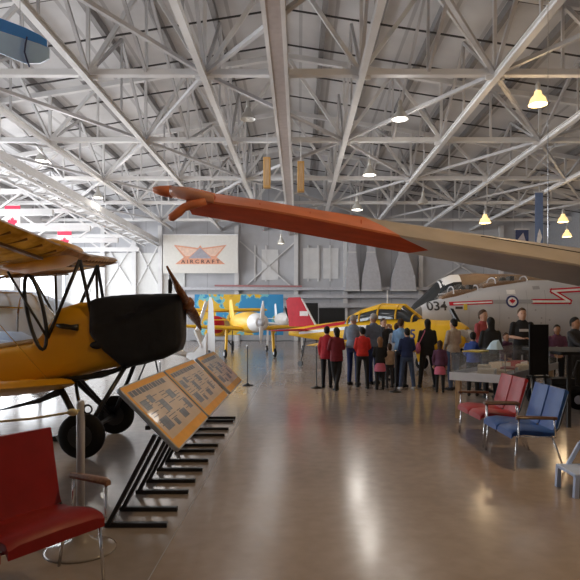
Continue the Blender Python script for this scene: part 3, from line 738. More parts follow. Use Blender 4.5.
# ------------------------------------------------------------------ benches
def bench(name, label, vin, wood, group, loc, rz, W=.98, bk=.86):
    t = thing(name, label, 'bench seat', loc, rz, group)
    h = W/2
    for sg in (-1, 1):
        cy = sg*h/2; hw = h/2-.02
        s = MB(); rows = []
        for x, z in ((.0,.385),(.03,.415),(.14,.43),(.30,.415),(.43,.40),(.49,.405)):
            rows.append([Vector((x, cy-hw, z-.0)), Vector((x, cy-hw*.8, z+.016)), Vector((x, cy, z+.022)), Vector((x, cy+hw*.8, z+.016)), Vector((x, cy+hw, z)), Vector((x, cy+hw, z-.045)), Vector((x, cy-hw, z-.045))])
        # local +x is the front
        rows = [[Vector((.50-v.x, v.y, v.z)) for v in r] for r in rows]
        s.loft(rows); smooth_edges(s.build('seat', vin, t), 45)
        cy *= bk; hw *= bk
        s = MB(); rows = []
        for x, z in ((.02,.42),(.0,.46),(-.04,.60),(-.085,.76),(-.105,.84),(-.11,.865)):
            th = .05 if z < .86 else .02
            rows.append([Vector((x, cy-hw, z)), Vector((x+.012, cy-hw*.75, z)), Vector((x+.016, cy, z)), Vector((x+.012, cy+hw*.75, z)), Vector((x, cy+hw, z)), Vector((x-th, cy+hw, z)), Vector((x-th, cy-hw, z))])
        s.loft(rows); smooth_edges(s.build('backrest', vin, t), 45)
    for sg in (-1, 1):
        y = sg*(h+.03)
        s = MB(); s.loft([[Vector((x, y+dy*wd, z+dz_)) for dy, dz_ in ((-1,0),(-.6,.016),(.6,.016),(1,0),(.7,-.016),(-.7,-.016))] for x, z, wd in ((.03,.57,.018),(.12,.575,.026),(.30,.58,.036),(.43,.582,.036),(.47,.575,.02))])
        smooth_edges(s.build('armrest', wood, t), 50)
        for pts in (((.44,y,.575),(.44,y,.38),(.44,y,.36)), ((.06,y,.57),(.04,y,.36))):
            s = MB(); s.tube(pts, .0095, 8); s.build('armrest_upright', 'chrome', t, smooth=True)
    for fx, fx2 in ((.44,.47), (.06,-.07)):
        for sg in (-1, 1):
            y = sg*(h-.02); s = MB(); s.tube([(fx, y, .365), (fx2, y+sg*.015, .0)], .011, 8); s.build('leg', 'chrome', t, smooth=True)
    s = MB(); s.tube([(.44,-h-.03,.365),(.44,h+.03,.365)], .012, 8); s.tube([(.06,-h-.03,.365),(.06,h+.03,.365)], .012, 8)
    s.tube([(.44,-h,.365),(.06,-h,.365)], .011, 8); s.tube([(.44,h,.365),(.06,h,.365)], .011, 8)
    s.build('seat_frame', 'chrome', t, smooth=True)
    for y in (-h+.04, -.03, .03, h-.04): s = MB(); s.tube([(.06,y,.365),(-.02,y,.45),(-.13,y,.82)], .009, 6); s.build('back_support', 'blackmet', t)
    return t
fd = Vector((.84,-.54,0)).normalized(); wd = Vector((fd.y, -fd.x, 0))   # wd: towards the left end of the front edge
P = Vector((-1.19,3.60,0)); W0 = 1.32
ctr = P+wd*(W0/2)-fd*.5*.84
bench('waiting_bench', 'dark red vinyl bench seat with brown wooden armrest in the lower left corner', 'red_vinyl', 'arm_wood2', 'two seat benches', ctr, math.atan2(fd.y, fd.x), W0, .97).scale = (.84, 1, 1.07)
bench('waiting_bench', 'blue vinyl two-seat bench with dark armrests facing the open floor', 'blue_vinyl', 'arm_wood', 'two seat benches', (2.80,6.75,0), PI)
bench('waiting_bench', 'red vinyl two-seat bench behind the blue bench, beside the display case', 'red_vinyl2', 'arm_wood', 'two seat benches', (2.80,7.90,0), PI+R(2))

# step stool at the right edge
t = thing('step_stool', 'pale blue plastic step stool at the right edge near the blue bench', 'step stool', (2.53,5.5,0), R(0))
s = MB(); s.box((.24,.0,.205), (.5,.40,.035)); s.build('lower_step', 'blue_stool', t, bevel=.01)
s = MB(); s.box((.36,.0,.44), (.30,.36,.035)); s.build('upper_step', 'blue_stool', t, bevel=.01)
for sy in (-.185, .185):
    s = MB(); s.bar((.015,sy,.19), (.005,sy,0), .04, .045, (0,1,0)); s.build('leg', 'blue_stool', t)
    s = MB(); s.bar((.46,sy,.19), (.48,sy,0), .04, .045, (0,1,0)); s.build('leg', 'blue_stool', t)
    s = MB(); s.bar((.10,sy*.95,.21), (.22,sy*.93,.43), .035, .03, (0,1,0)); s.build('side_frame', 'blue_stool', t)
    s = MB(); s.bar((.49,sy*.95,.21), (.49,sy*.93,.43), .035, .03, (0,1,0)); s.build('side_frame', 'blue_stool', t)

# ------------------------------------------------------------------ stanchions
def ring_obj(mb, c, R0, r, ax='Y', n=16):
    pts = [Vector(c)+Vector((R0*math.cos(2*PI*k/n), 0, R0*math.sin(2*PI*k/n))) for k in range(n+1)]; mb.tube(pts, r, 6, cap=False)
t = thing('barrier_post', 'grey barrier post on a milky round base behind the dark red bench', 'barrier post', (-1.555,4.13,0))
s = MB(); s.tube([(0,0,.03),(0,0,1.04),(0,0,1.06)], [.029,.029,.024], 18); s.build('pole', 'post', t, smooth=True)
s = MB(); s.lathe([(.245,0),(.245,.012),(.225,.02),(.14,.035),(.07,.075),(.033,.14),(.03,.14)], n=36); s.build('base', 'base_plastic', t, smooth=True)
s = MB(); ring_obj(s, (.05,0,1.0), .03, .007); s.build('rope_ring', 'blackmet', t)
s = MB(); s.tube([(-1.545,4.09,1.0),(-1.64,4.04,.985),(-1.85,4.0,.955),(-2.1,4.02,.93),(-2.5,4.05,.92)], .009, 7); s.ell((-1.585,4.06,.99), (.04,.022,.026)); tag(s.build('barrier_rope', 'rope'), 'cream rope tied to the grey barrier post and running to the left', 'rope')
def small_post(px, py, top, label):
    Y = CAMZ*F/(py-CY); p = at(px, py, Y); h = (py-top)/F*Y
    t = thing('rope_stand', label, 'rope stand', (p.x, Y, 0), 0, 'thin rope stands on the open floor')
    s = MB(); s.tube([(0,0,0),(0,0,h)], .014, 8); s.build('pole', 'blackmet', t)
    s = MB(); s.lathe([(.14,0),(.14,.015),(.05,.035),(.02,.06)], n=20); s.build('base', 'blackmet', t, smooth=True)
    s = MB(); s.ell((0,0,h), (.02,.02,.025)); s.build('finial', 'chrome', t)
small_post(247.5,385.5,346,'thin black rope stand alone on the open floor before the yellow wing')
small_post(316.5,388,346,'thin black rope stand beside the woman in maroon')
small_post(395.5,392,351,'thin rope stand in front of the group, between small child and navy jacket')
small_post(160,385,362,'short black rope stand beyond the information boards')

# ------------------------------------------------------------------ information boards on slanted stands
random.seed(3)
def info_board(name, label, y0, y1, rails, glare=False):
    t = thing(name, label, 'information board', (0,0,0), 0, 'slanted information boards')
    lo, hi = Vector((-.95,0,.60)), Vector((-1.435,0,1.09))
    up = (hi-lo); Wd = up.length; up.normalize(); nrm = Vector((up.z*1, 0, -up.x)); nrm = Vector((.71,0,.70)); nrm = (nrm-up*nrm.dot(up)).normalized()
    L = y1-y0
    def pt(u, v, d=0): return Vector((0, y0+u, 0))+lo+up*v+nrm*d
    r = .05; poly = []
    for cu, cv, a0 in ((L-r, Wd-r, 0), (r, Wd-r, 90), (r, r, 180), (L-r, r, 270)):
        for k in range(5): a = R(a0+k*22.5); poly.append((cu+r*math.cos(a), cv+r*math.sin(a)))
    s = MB(); s.prism(poly, pt(0,0,-.02), (0,1,0), up, nrm*.04); s.build('board', 'panel_edge', t, bevel=.008)
    pg = [(max(.015,min(L-.015,u)), max(.015,min(Wd-.015,v))) for u, v in poly]
    s = MB(); s.prism(pg, pt(0,0,.0205), (0,1,0), up, nrm*.001); po = s.build('poster_sheet', 'poster_border', t)
    s = MB(); s.prism([(.06,.10),(L-.05,.10),(L-.05,Wd-.07),(.06,Wd-.07)], pt(0,0,.0218), (0,1,0), up, nrm*.001); s.build('printed_field', 'poster', po)
    def rect(mb, u0, v0, u1, v1): mb.prism([(u0,v0),(u1,v0),(u1,v1),(u0,v1)], pt(0,0,.0232), (0,1,0), up, nrm*.0006)
    s = MB(); u = .08
    while u < L*.8:                       # illegible title strip
        w = random.uniform(.05,.13); rect(s, u, Wd-.13, u+w, Wd-.075); u += w+.022
    for c in range(4):
        u0 = .1+c*(L-.2)/4; 
        for q in range(9):
            v = Wd-.2-.022*q*1.5
            if random.random() < .75: rect(s, u0+.02, v, u0+(L-.2)/4*random.uniform(.5,.9), v+.008)
    s.build('print_lines', 'ink', po)
    for (u0, v0, w, h) in ((.12,.40,.17,.1),(.36,.44,.14,.08),(.55,.30,.16,.13),(.16,.17,.24,.12),(.80,.16,.22,.09),(.95,.38,.2,.1),(.48,.15,.12,.07),(1.2,.2,.15,.12)):
        if u0+w < L-.06: s = MB(); rect(s, u0, v0, u0+w, v0+h); s.build('monochrome_photo', 'photo', po)
    for ry in rails:
        st = MB(); st.bar((-1.53,ry,.02), (-1.04,ry,.02), .045, .035); st.build('floor_rail', 'blackmet', t)
        st = MB(); st.bar((-1.50,ry,.03), pt(0,.22,-.045)+Vector((0,ry-y0,0)), .06, .03, (1,0,1)); st.build('slanted_post', 'blackmet', t)
    st = MB(); c = pt(0,.30,-.04); st.bar((c.x, rails[0]-.02, c.z), (c.x, rails[-1]+.02, c.z), .04, .03); st.build('cross_rail', 'blackmet', t)
info_board('information_board', 'nearest tan information board with black and white photos on a slanted black stand', 4.55, 6.02, (4.58,4.96,5.45,5.82))
info_board('information_board', 'second information board down the row, its sheet glaring with reflections', 6.08, 7.75, (6.25,6.65,7.14,7.45))
info_board('information_board', 'farthest small information board in the row, near the white tail fin', 8.0, 9.6, (8.1,8.55,9.2,9.5))

# ------------------------------------------------------------------ display case, things on it
cc = Vector((3.20,9.0,0)); du = Vector((-.80,.60,0)); dv = Vector((.60,.80,0))
LU, LV = .88, 3.3
t = thing('display_case', 'glass-sided display case on wooden legs with white end panel', 'display case', cc, math.atan2(dv.y, dv.x))
# local x along the long side (dv), local y along du
s = MB(); s.box((LV/2, LU/2, .68), (LV, LU, .03)); s.build('deck', 'white', t)
s = MB(); s.box((-.012, LU/2, .70), (.02, LU+.04, .13)); s.build('end_panel', 'white', t)
s = MB(); s.box((LV/2, -.012, .70), (LV, .02, .13)); s.box((LV/2, LU+.012, .70), (LV, .02, .13)); s.build('side_panel', 'grey', t)
for nm, c, d in (('glass_pane',(0,LU/2,.92),(.006,LU,.32)), ('glass_pane',(LV/2,0,.92),(LV,.006,.32)), ('glass_pane',(LV/2,LU,.92),(LV,.006,.32)), ('glass_pane',(LV/2,LU/2,1.083),(LV,LU,.006))):
    s = MB(); s.box(c, d); s.build(nm, 'case_glass', t)
for q in ((0,0),(0,LU),(LV,0),(LV,LU)): s = MB(); s.bar((q[0],q[1],.74),(q[0],q[1],1.085),.012); s.build('glass_corner', 'chrome', t)
for x in (.12, LV-.12):
    for y in (.08, LU-.08): s = MB(); s.bar((x,y,0),(x,y,.66),.08); s.build('leg', 'oak', t)
def onto(u, v, z): return cc+dv*u+du*v+Vector((0,0,z))
rz = math.atan2(dv.y, dv.x)
def book(u, v, z, d, m, lab, a=0):
    t = thing('book', lab, 'book', onto(u, v, z), rz+a, 'books inside the display case')
    s = MB(); s.box((0,0,d[2]/2), (d[0]-.008,d[1]-.008,d[2]-.008)); s.build('pages', 'banner_white', t)
    s = MB(); s.box((0,0,.003),(d[0],d[1],.005)); s.box((0,0,d[2]-.003),(d[0],d[1],.005)); s.box((-d[0]/2+.003,0,d[2]/2),(.006,d[1],d[2])); s.build('cover', m, t)
M['c_tan'] = mat('tan_cover', (.55,.40,.25), .5); M['c_red'] = mat('dull_red_cover', (.30,.06,.05), .5); M['c_blue'] = mat('pale_blue_cover', (.45,.62,.75), .5); M['c_yel'] = mat('yellow_cover', (.75,.55,.06), .5); M['c_cream'] = mat('cream_cover', (.70,.60,.45), .5)
z0 = .697
book(.35,.40,z0,(.34,.26,.12),'c_cream','thick cream book at the white end of the display case',.2)
book(.75,.25,z0,(.30,.22,.08),'c_tan','tan book lying by the near glass of the display case',-.15)
book(.85,.62,z0,(.30,.22,.14),'c_cream','cream box file at the far side of the display case',.3)
book(1.2,.30,z0,(.34,.24,.10),'c_red','dull red book lying in the middle of the display case',.1)
book(1.55,.58,z0,(.32,.26,.15),'c_tan','tall tan box in the display case behind the black panel',-.2)
book(1.9,.26,z0,(.32,.24,.10),'c_cream','cream album in the display case right of the black panel',.15)
book(2.35,.5,z0,(.36,.26,.13),'c_red','red-brown box near the far end of the display case',-.1)
book(2.8,.35,z0,(.34,.26,.08),'c_tan','flat tan folder at the far end of the display case',.2)
s = MB(); s.box((0,0,.01),(.42,.3,.02)); o = s.build('yellow_sheet','c_yel',bevel=.004); o.location = onto(.42,.62,1.088); o.rotation_euler=(0,0,rz); tag(o,'yellow leaflet lying on top of the display case glass','leaflet')
s = MB()
rows=[[Vector((x, y*.5*w, z)) for y, z in ((-.26,0),(-.1,h),(.1,h*.9),(.26,0))] for x,w,h in ((-.16,.7,.02),(-.08,1,.14),(.05,1,.17),(.14,.8,.06))]
s.loft(rows); o = s.build('crumpled_bag','c_blue'); o.location=onto(1.35,.60,1.087); o.rotation_euler=(0,0,rz); tag(o,'pale blue crumpled bag on top of the display case','bag')
t = thing('black_stand_panel', 'tall black panel standing on the display case, back to the viewer', 'display panel', onto(1.35,.15,1.0865)-Vector((0,0,.0)), R(8))
t.location = at(538, 372, 9.25); t.location.z = .70; t.location.y = 9.0; t.location.x = 3.72
s = MB(); s.box((0,0,.46),(.32,.03,.78)); s.build('panel','black',t,bevel=.006)
s = MB(); s.box((0,.02,.04),(.30,.16,.03)); s.build('foot','blackmet',t)
s = MB(); s.bar((-.1,0,-.70),(-.1,0,.1),.03); s.bar((.1,0,-.70),(.1,0,.1),.03); s.build('leg','blackmet',t)

# black tall table and cart at the right edge
t = thing('black_table', 'tall black table at the right edge beside the display case', 'table', (4.75,9.4,0))
s = MB(); s.box((0,0,1.12),(1.7,1.5,.05)); s.build('tabletop','black',t,bevel=.01)
for sx in (-.68,.75):
    for sy in (-.65,.65): s = MB(); s.bar((sx,sy,0),(sx,sy,1.1),.05); s.build('leg','blackmet',t)
t = thing('equipment_cart', 'black wheeled equipment cart on the floor under the tall black table', 'cart', (4.75,10.7,0))
s = MB(); s.box((0,0,.36),(.7,.45,.12)); s.box((.05,0,.48),(.45,.35,.14)); s.build('body','blackmet',t,bevel=.02)
for sx in (-.27,.27):
    for sy in (-.25,.25):
        s = MB(); s.lathe([(.07,-.04),(.15,-.04),(.18,-.02),(.18,.02),(.15,.04),(.07,.04)],(sx,sy,.18),24,'Y'); w=s.build('wheel','rubber',t,smooth=True)
        s = MB(); s.lathe([(.02,-.05),(.08,-.045),(.08,.045),(.02,.05)],(sx,sy,.18),16,'Y'); s.build('wheel_hub','lgrey',w)
s = MB(); s.tube([(.33,-.18,.4),(.48,-.18,.85),(.48,.18,.85),(.33,.18,.4)],.016,8); s.build('handle','blackmet',t)

# ------------------------------------------------------------------ trainer aircraft
def trainer(name, label, loc, rz, c_body, c_nose, c_tail, c_wing, c_prop, stripe, number=None, sc=1.0, lift=0., span=1.0, canopy=True, pang=0.):
    t = thing(name, label, 'aircraft', (loc[0],loc[1],lift), rz, None); t.scale = (sc,sc,sc); G = lift/sc
    H = Hull([(-3.9,1.05,1.28,.03),(-3.3,.98,1.36,.13),(-2.4,.88,1.48,.27),(-1.3,.74,1.60,.40),(-.4,.66,1.66,.47),(.5,.62,1.66,.50),(1.1,.66,1.62,.48),(1.55,.70,1.58,.46)],2.4)
    s = MB(); s.loft(H.rings()); f = s.build('fuselage',c_body,t); smooth_edges(f,50)
    Hn = Hull([(1.5,.70,1.585,.462),(1.8,.72,1.585,.455),(2.15,.78,1.53,.40),(2.35,.9,1.40,.27)],2.2)
    s = MB(); s.loft(Hn.rings()); n = s.build('engine_cowl',c_nose,t); smooth_edges(n,50)
    s = MB(); s.lathe([(.20,2.30),(.17,2.42),(.10,2.54),(.02,2.6)],(0,0,1.15),18,'X'); s.build('spinner','lgrey',n,smooth=True)
    s = MB(); rings=[]
    for i in range(17):
        u=-1+2*i/16; a=abs(u); wd_=.04+.06*math.sin(min(1,a*1.15)*PI) if a<.96 else .03
        rings.append([Vector((2.42+.015*math.sin(2*PI*k/8)+.03*u*math.cos(2*PI*k/8), wd_*math.cos(2*PI*k/8)+.06*u, 1.15+u*.98)) for k in range(8)])
    rings=[[Matrix.Translation((0,0,1.15)) @ (Matrix.Rotation(pang,4,'X') @ (v-Vector((0,0,1.15)))) for v in r] for r in rings]
    s.loft(rings); s.build('propeller',c_prop,n,smooth=True)
    if stripe:
        s = MB()
        for sg in (-1,1):
            H.decal(s,[(-3.4,1.18),(-1.0,1.42),(.2,1.46),(.2,1.34),(-1.0,1.32),(-3.4,1.10)],sg); 
        s.build('side_stripe','white',f)
        s = MB()
        for sg in (-1,1): H.decal(s,[(-3.5,1.24),(-1.5,1.57),(-1.5,1.45),(-3.4,1.19)],sg,.01)
        s.build('red_flash','red',f)
    if number:
        s = MB(); H.text(s,number,.40,.80,1.16,-1); s.build('number','navy',f)
    # wings
    for sg in (-1,1):
        s = MB(); wing(s,[((.75-.05*y,sg*y*span,.80+.042*y),(-c,0,-.03*c),(0,0,1.1)) for y,c in ((.3,1.75),(1.5,1.6),(3.4,1.25),(4.3,1.0),(4.6,.55))]); w=s.build('wing',c_wing,t); smooth_edges(w,55)
        s = MB(); s.tube([(-3.3+.0,sg*.05,1.24),(-3.3,sg*.1,1.24)],.02,6)
        wing(s,[((-2.95-.16*y,sg*y,1.24),(-c,0,0),(0,0,.7)) for y,c in ((.05,.95),(1.0,.75),(1.45,.55),(1.6,.25))]); smooth_edges(s.build('tailplane',c_tail,t),55)
        # gear
        s = MB(); s.loft([[Vector((x+dx*wx,sg*y+dy*.05,z)) for dx,dy in ((-1,-1),(1,-1),(1,1),(-1,1))] for x,y,z,wx in ((.35,1.15,.86,.14),(.40,1.18,.45-G*.5,.09),(.42,1.2,.25-G,.06))]); g=s.build('gear_leg',c_wing,t)
        s = MB(); s.lathe([(.09,-.06),(.17,-.06),(.22,-.02),(.22,.02),(.17,.06),(.09,.06)],(.45,sg*1.24,.22-G),24,'Y'); w=s.build('wheel','rubber',g,smooth=True)
        s = MB(); s.lathe([(.02,-.07),(.1,-.065),(.1,.065),(.02,.07)],(.45,sg*1.24,.22-G),18,'Y'); s.build('wheel_hub','lgrey',w)
    s = MB(); wing(s,[((-2.75,0,1.36),(-1.15,0,0),(0,.5,0)),((-3.0,0,1.75),(-.95,0,0),(0,.5,0)),((-3.35,0,2.25),(-.68,0,0),(0,.5,0)),((-3.42,0,2.36),(-.5,0,0),(0,.5,0))]); fin=s.build('tail_fin',c_tail,t); smooth_edges(fin,60)
    if stripe:
        s = MB(); s.tube([(-2.8,0,1.42),(-3.36,0,2.3)],[.035,.03],8); s.build('white_leading_edge','white',fin)
        s = MB()
        for sg in (-1,1): s.box((-3.25,sg*.036,1.8),(.34,.01,.16))
        s.build('fin_patch','flag_white',fin)
    s = MB(); s.tube([(-3.2,0,1.0),(-3.4,0,.14-G)],[.03,.02],6); s.lathe([(.03,-.03),(.1,-.03),(.1,.03),(.03,.03)],(-3.42,0,.1-G),14,'Y'); s.build('tail_wheel','blackmet',t)
    if canopy:
        K = Hull([(-1.5,1.2,1.64,.30),(-1.0,1.2,1.86,.37),(-.3,1.2,2.05,.39),(.45,1.2,2.02,.38),(.95,1.2,1.64,.34)],2.6)
        s = MB(); s.loft(K.rings(a0=0,a1=PI,N=16),cap=False,closed=False); k=s.build('canopy','dark_glass',t,smooth=True)
        s = MB()
        for x in (-1.4,-.95,-.3,.3,.8): s.tube(K.rings([x],.008,16,0,PI)[0],.03,6)
        s.tube([K.rings([x],.006,1,PI/2,PI/2+.01)[0][0] for x in (-1.5,-1.0,-.3,.45,.95)],.06,6)
        s.build('canopy_frame',c_body,k)
        s = MB(); s.loft(K.rings([-1.3,-1.0,-.65,-.3,.1,.45],.015,14,R(38),R(142)),cap=False,closed=False); s.build('cabin_roof',c_body,k,smooth=True)
        s = MB(); s.tube([(-.15,0,2.04),(-.15,0,2.5)],[.03,.015],6); s.build('aerial_mast','white',k)
    return t
hd = math.atan2(-3.5,5)
trainer('training_aircraft','yellow low-wing trainer with red tail and number 35 behind the crowd',(2.85,17.8,0),hd,'yellow2','yellow2','red','yellow2','white',True,'35',span=.93,pang=R(84))
trainer('training_aircraft','white-nosed light aircraft with yellow wings and grey spinner before the map mural',(-2.14,24.3,0),-PI/2+.35,'yellow2','white','yellow2','yellow2','white',False,None,.85,.5,.8,canopy=False)
trainer('training_aircraft','small white aircraft with black propeller behind the red tail fin',(-.75,28.6,0),-PI/2+.2,'white','white','white','white','blackmet',False,None,.72,.72,.40,canopy=False,pang=R(25))

# yellow high-wing aircraft with red nose
t = thing('high_wing_aircraft','yellow high-wing aircraft with red nose in front of the map mural','aircraft',(-4.0,29.0,0),-PI/2)
H = Hull([(-4.5,.9,1.1,.05),(-2.5,.8,1.4,.3),(-.5,.7,1.7,.42),(.6,.75,1.6,.4),(1.0,.85,1.5,.36)],2.6)
s = MB(); s.loft(H.rings()); smooth_edges(s.build('fuselage','yellow2',t),50)
s = MB(); s.loft(Hull([(.98,.9,1.75,.40),(1.3,.95,1.74,.34),(1.5,1.1,1.6,.2),(1.6,1.25,1.45,.08)],2.2).rings()); smooth_edges(s.build('nose_cowl','red',t),50)
for sg in (-1,1):
    s = MB(); wing(s,[((.3,sg*y,2.02+.02*y),(-c,0,-.05),(0,0,1)) for y,c in ((0,1.4),(1.6,1.4),(2.2,1.1),(2.4,.5))]); smooth_edges(s.build('wing','yellow2',t),55)
    s = MB(); s.tube([(-.1,sg*.4,.95),(-.1,sg*1.5,2.0)],.03,6); s.build('wing_strut','yellow2',t)
    s = MB(); s.tube([(.3,sg*.3,.8),(.35,sg*.7,.25)],.03,6); s.lathe([(.05,-.05),(.22,-.05),(.25,0),(.22,.05),(.05,.05)],(.35,sg*.72,.25),20,'Y'); s.build('wheel','rubber',t)
    s = MB(); wing(s,[((-3.8,sg*y,1.05),(-.7,0,0),(0,0,.6)) for y in (.05,1.2)]); s.build('tailplane','yellow2',t)
s = MB(); wing(s,[((-3.7,0,1.1),(-.9,0,0),(0,.6,0)),((-4.1,0,1.9),(-.5,0,0),(0,.6,0))]); s.build('tail_fin','yellow2',t)

# white tail of a light aircraft beyond the boards
t = thing('white_tailed_aircraft','white swept tail fin of a light aircraft behind the information boards','aircraft',(at(208,318,11.5).x,11.5,0),R(-48))
s = MB(); wing(s,[((-.03,0,.62),(.29,0,0),(0,.4,0)),((-.03,0,1.3),(.27,0,0),(0,.4,0)),((.02,0,1.95),(.16,0,0),(0,.4,0)),((.05,0,2.06),(.07,0,0),(0,.4,0))]); smooth_edges(s.build('rudder','white',t),60)
s = MB(); s.loft([[Vector((x+dx,dy,z)) for dx,dy in ((-.07,0),(0,-.03),(.07,0),(0,.03))] for x,z in ((-.42,1.38),(-.24,1.66),(-.05,1.98))]); s.build('fin_leading_edge','white',t)
s = MB(); s.loft([[Vector((x,y*w,z0+(z1-z0)*q)) for y,q in ((-1,0),(1,0),(.6,1),(-.6,1))] for x,w,z0,z1 in ((-.75,.05,.84,.93),(-.45,.07,.76,.95),(-.2,.06,.66,1.12),(-.02,.04,.60,1.35))]); s.build('tail_cone','white',t)
s = MB(); s.bar((-.42,0,1.40),(-.16,0,1.06),.12,.05); s.build('fin_brace','white',t)
s = MB(); s.tube([(-.75,0,.88),(-1.6,0,.98),(-2.6,0,1.02)],[.05,.09,.14],10); s.build('fuselage_boom','white',t,smooth=True)
s = MB(); s.tube([(-.45,0,.8),(-.5,0,.25)],.02,6); s.lathe([(.02,-.03),(.11,-.03),(.11,.03),(.02,.03)],(-.5,0,.115),16,'Y'); s.build('tail_wheel','blackmet',t)
s = MB()
for x,y in ((-2.5,-.35),(-2.5,.35)): s.tube([(-2.3,0,1.0),(x,y,0)],.02,6)
s.build('trestle','blackmet',t)
s = MB(); s.tube([(.06,-.02,1.0),(.16,-.05,.93),(.2,-.08,.78)],[.02,.025,.03],8); s.build('rudder_horn','blackmet',t,smooth=True)

# silver aircraft behind the biplane cockpit
t = thing('silver_aircraft','polished silver aircraft parked behind the yellow biplane cockpit','aircraft',(-7.4,14.5,0),R(4))
H = Hull([(-3,.9,2.3,.5),(-1,.8,2.45,.7),(.8,.85,2.3,.65),(1.7,1.05,2.0,.45),(2.05,1.4,1.7,.15)],2.3)
s = MB(); s.loft(H.rings()); M['silver']=mat('reflection_tinted_silver',(.72,.80,.92),.35,metal=.2,var=.05); smooth_edges(s.build('fuselage','silver',t),50)  # bluish white reflection put into the base colour, barely metallic
s = MB(); wing(s,[((.6,-.5,1.0),(-1.6,0,0),(0,0,1)),((.3,-3,1.2),(-1.2,0,0),(0,0,1))]); s.build('wing','silver',t)
s = MB(); H.decal(s,[(-2,1.95),(.9,1.95),(.9,1.75),(-2,1.75)],-1); s.build('window_band','dark_glass',t)
s = MB()
for x,y in ((.9,0),(-1,-1.1),(-1,1.1)): s.tube([(x,y*.5,1.0),(x,y,.25)],.05,8); s.lathe([(.05,-.08),(.2,-.08),(.25,0),(.2,.08),(.05,.08)],(x,y,.25),20,'Y')
s.build('landing_gear','rubber',t)

# ------------------------------------------------------------------ grey jet 034
t = thing('jet_fighter','grey jet fighter numbered 034 with roundel and red lightning stripe behind the crowd','aircraft',(3.62,20.0,0))
H = Hull([(0,1.50,1.62,.05),(.25,1.40,1.86,.20),(.75,1.36,2.18,.40),(1.15,1.28,2.30,.52),(1.9,1.15,2.48,.66),(2.9,1.0,2.76,.76),(4.2,.88,2.95,.84),(5.5,.84,2.95,.88),(7.0,.84,2.92,.9),(9.5,.9,2.85,.9),(11.5,1.1,2.75,.8)],2.5)
xs=[.55+.25*i for i in range(44)]
s = MB(); s.loft(H.rings(xs,N=32)); f=s.build('fuselage','jet',t); smooth_edges(f,50)
s = MB(); s.loft(H.rings([0,.12,.25,.4,.56],N=32)); smooth_edges(s.build('radome','jet_nose',t),50)
s = MB(); H.text(s,'034',.43,1.03,2.04); s.build('number','ink',f)
def band(mb,pts,w,off=.01):
    for a,b_ in zip(pts,pts[1:]):
        d=Vector((b_[0]-a[0],b_[1]-a[1])); n=Vector((-d.y,d.x)).normalized()*w/2; d=d.normalized()*w*.4
        a=(a[0]-d.x,a[1]-d.y); b_=(b_[0]+d.x,b_[1]+d.y)
        H.decal(mb,[(a[0]-n.x,a[1]-n.y),(b_[0]-n.x,b_[1]-n.y),(b_[0]+n.x,b_[1]+n.y),(a[0]+n.x,a[1]+n.y)],-1,off,4)
Zs=lambda py:CAMZ+(CY-py)/F*19.2
Xs=lambda px:(px-CX)/F*19.2-3.62
zig=[(Xs(533),Zs(301.5)),(Xs(568.5),Zs(301.5)),(Xs(553),Zs(291)),(Xs(620),Zs(287))]
s=MB(); band(s,zig,.17,.008); band(s,[(Xs(453),Zs(303.5)),(Xs(492),Zs(302))],.13,.008); s.build('red_lightning','red',f)
s=MB(); band(s,zig,.07,.014); band(s,[(Xs(456),Zs(303.5)),(Xs(492),Zs(302))],.045,.014); s.build('white_lightning','flag_white',f)
s=MB(); band(s,[(Xs(494),Zs(301.7)),(Xs(505),Zs(301.7))],.13,.008); band(s,[(Xs(519),Zs(301.5)),(Xs(531),Zs(301.5))],.13,.008); s.build('grey_band','grey',f)
rx,rzz=Xs(512.5),Zs(301.5)
for r,m,off,nm in ((.205,'navy',.010,'roundel_blue'),(.145,'flag_white',.016,'roundel_white')):
    s=MB(); H.decal(s,[(rx+r*math.cos(2*PI*k/28),rzz+r*math.sin(2*PI*k/28)) for k in range(28)],-1,off,2); s.build(nm,m,f)
s=MB(); H.decal(s,[(rx+x*.11,rzz+y*.11) for x,y in LEAF],-1,.022,1); s.build('maple_leaf','red',f)
s=MB(); H.decal(s,[(Xs(508),Zs(289.5)),(Xs(516.5),Zs(289.5)),(Xs(516.5),Zs(294)),(Xs(508),Zs(294))],-1,.01); s.build('white_flag_patch','flag_white',f)
s=MB(); H.decal(s,[(Xs(457),Zs(309)),(Xs(464),Zs(309)),(Xs(464),Zs(306.5)),(Xs(457),Zs(306.5))],-1,.01); s.build('dark_stencil','ink',f)
s=MB(); H.decal(s,[(Xs(465),Zs(310)),(Xs(468.5),Zs(310)),(Xs(468.5),Zs(304)),(Xs(465),Zs(304))],-1,.01); s.build('yellow_stencil','c_yel',f)
s=MB()
for px,py in ((535,310),(541,318),(541,323),(549,320),(509,318)): H.decal(s,[(Xs(px)+.03*math.cos(q),Zs(py)+.03*math.sin(q)) for q in [k*PI/4 for k in range(8)]],-1,.01,1)
for px in (470,500,527,545): H.decal(s,[(Xs(px),Zs(330)),(Xs(px)+.012,Zs(330)),(Xs(px)+.012,Zs(290)),(Xs(px),Zs(290))],-1,.006,5)
s.build('panel_lines','grey',f)
s=MB(); H.decal(s,[(Xs(534),Zs(286)),(Xs(541),Zs(285.5)),(Xs(541),Zs(289)),(Xs(534),Zs(289.5))],-1,.012); s.build('intake_grille','grey',f)
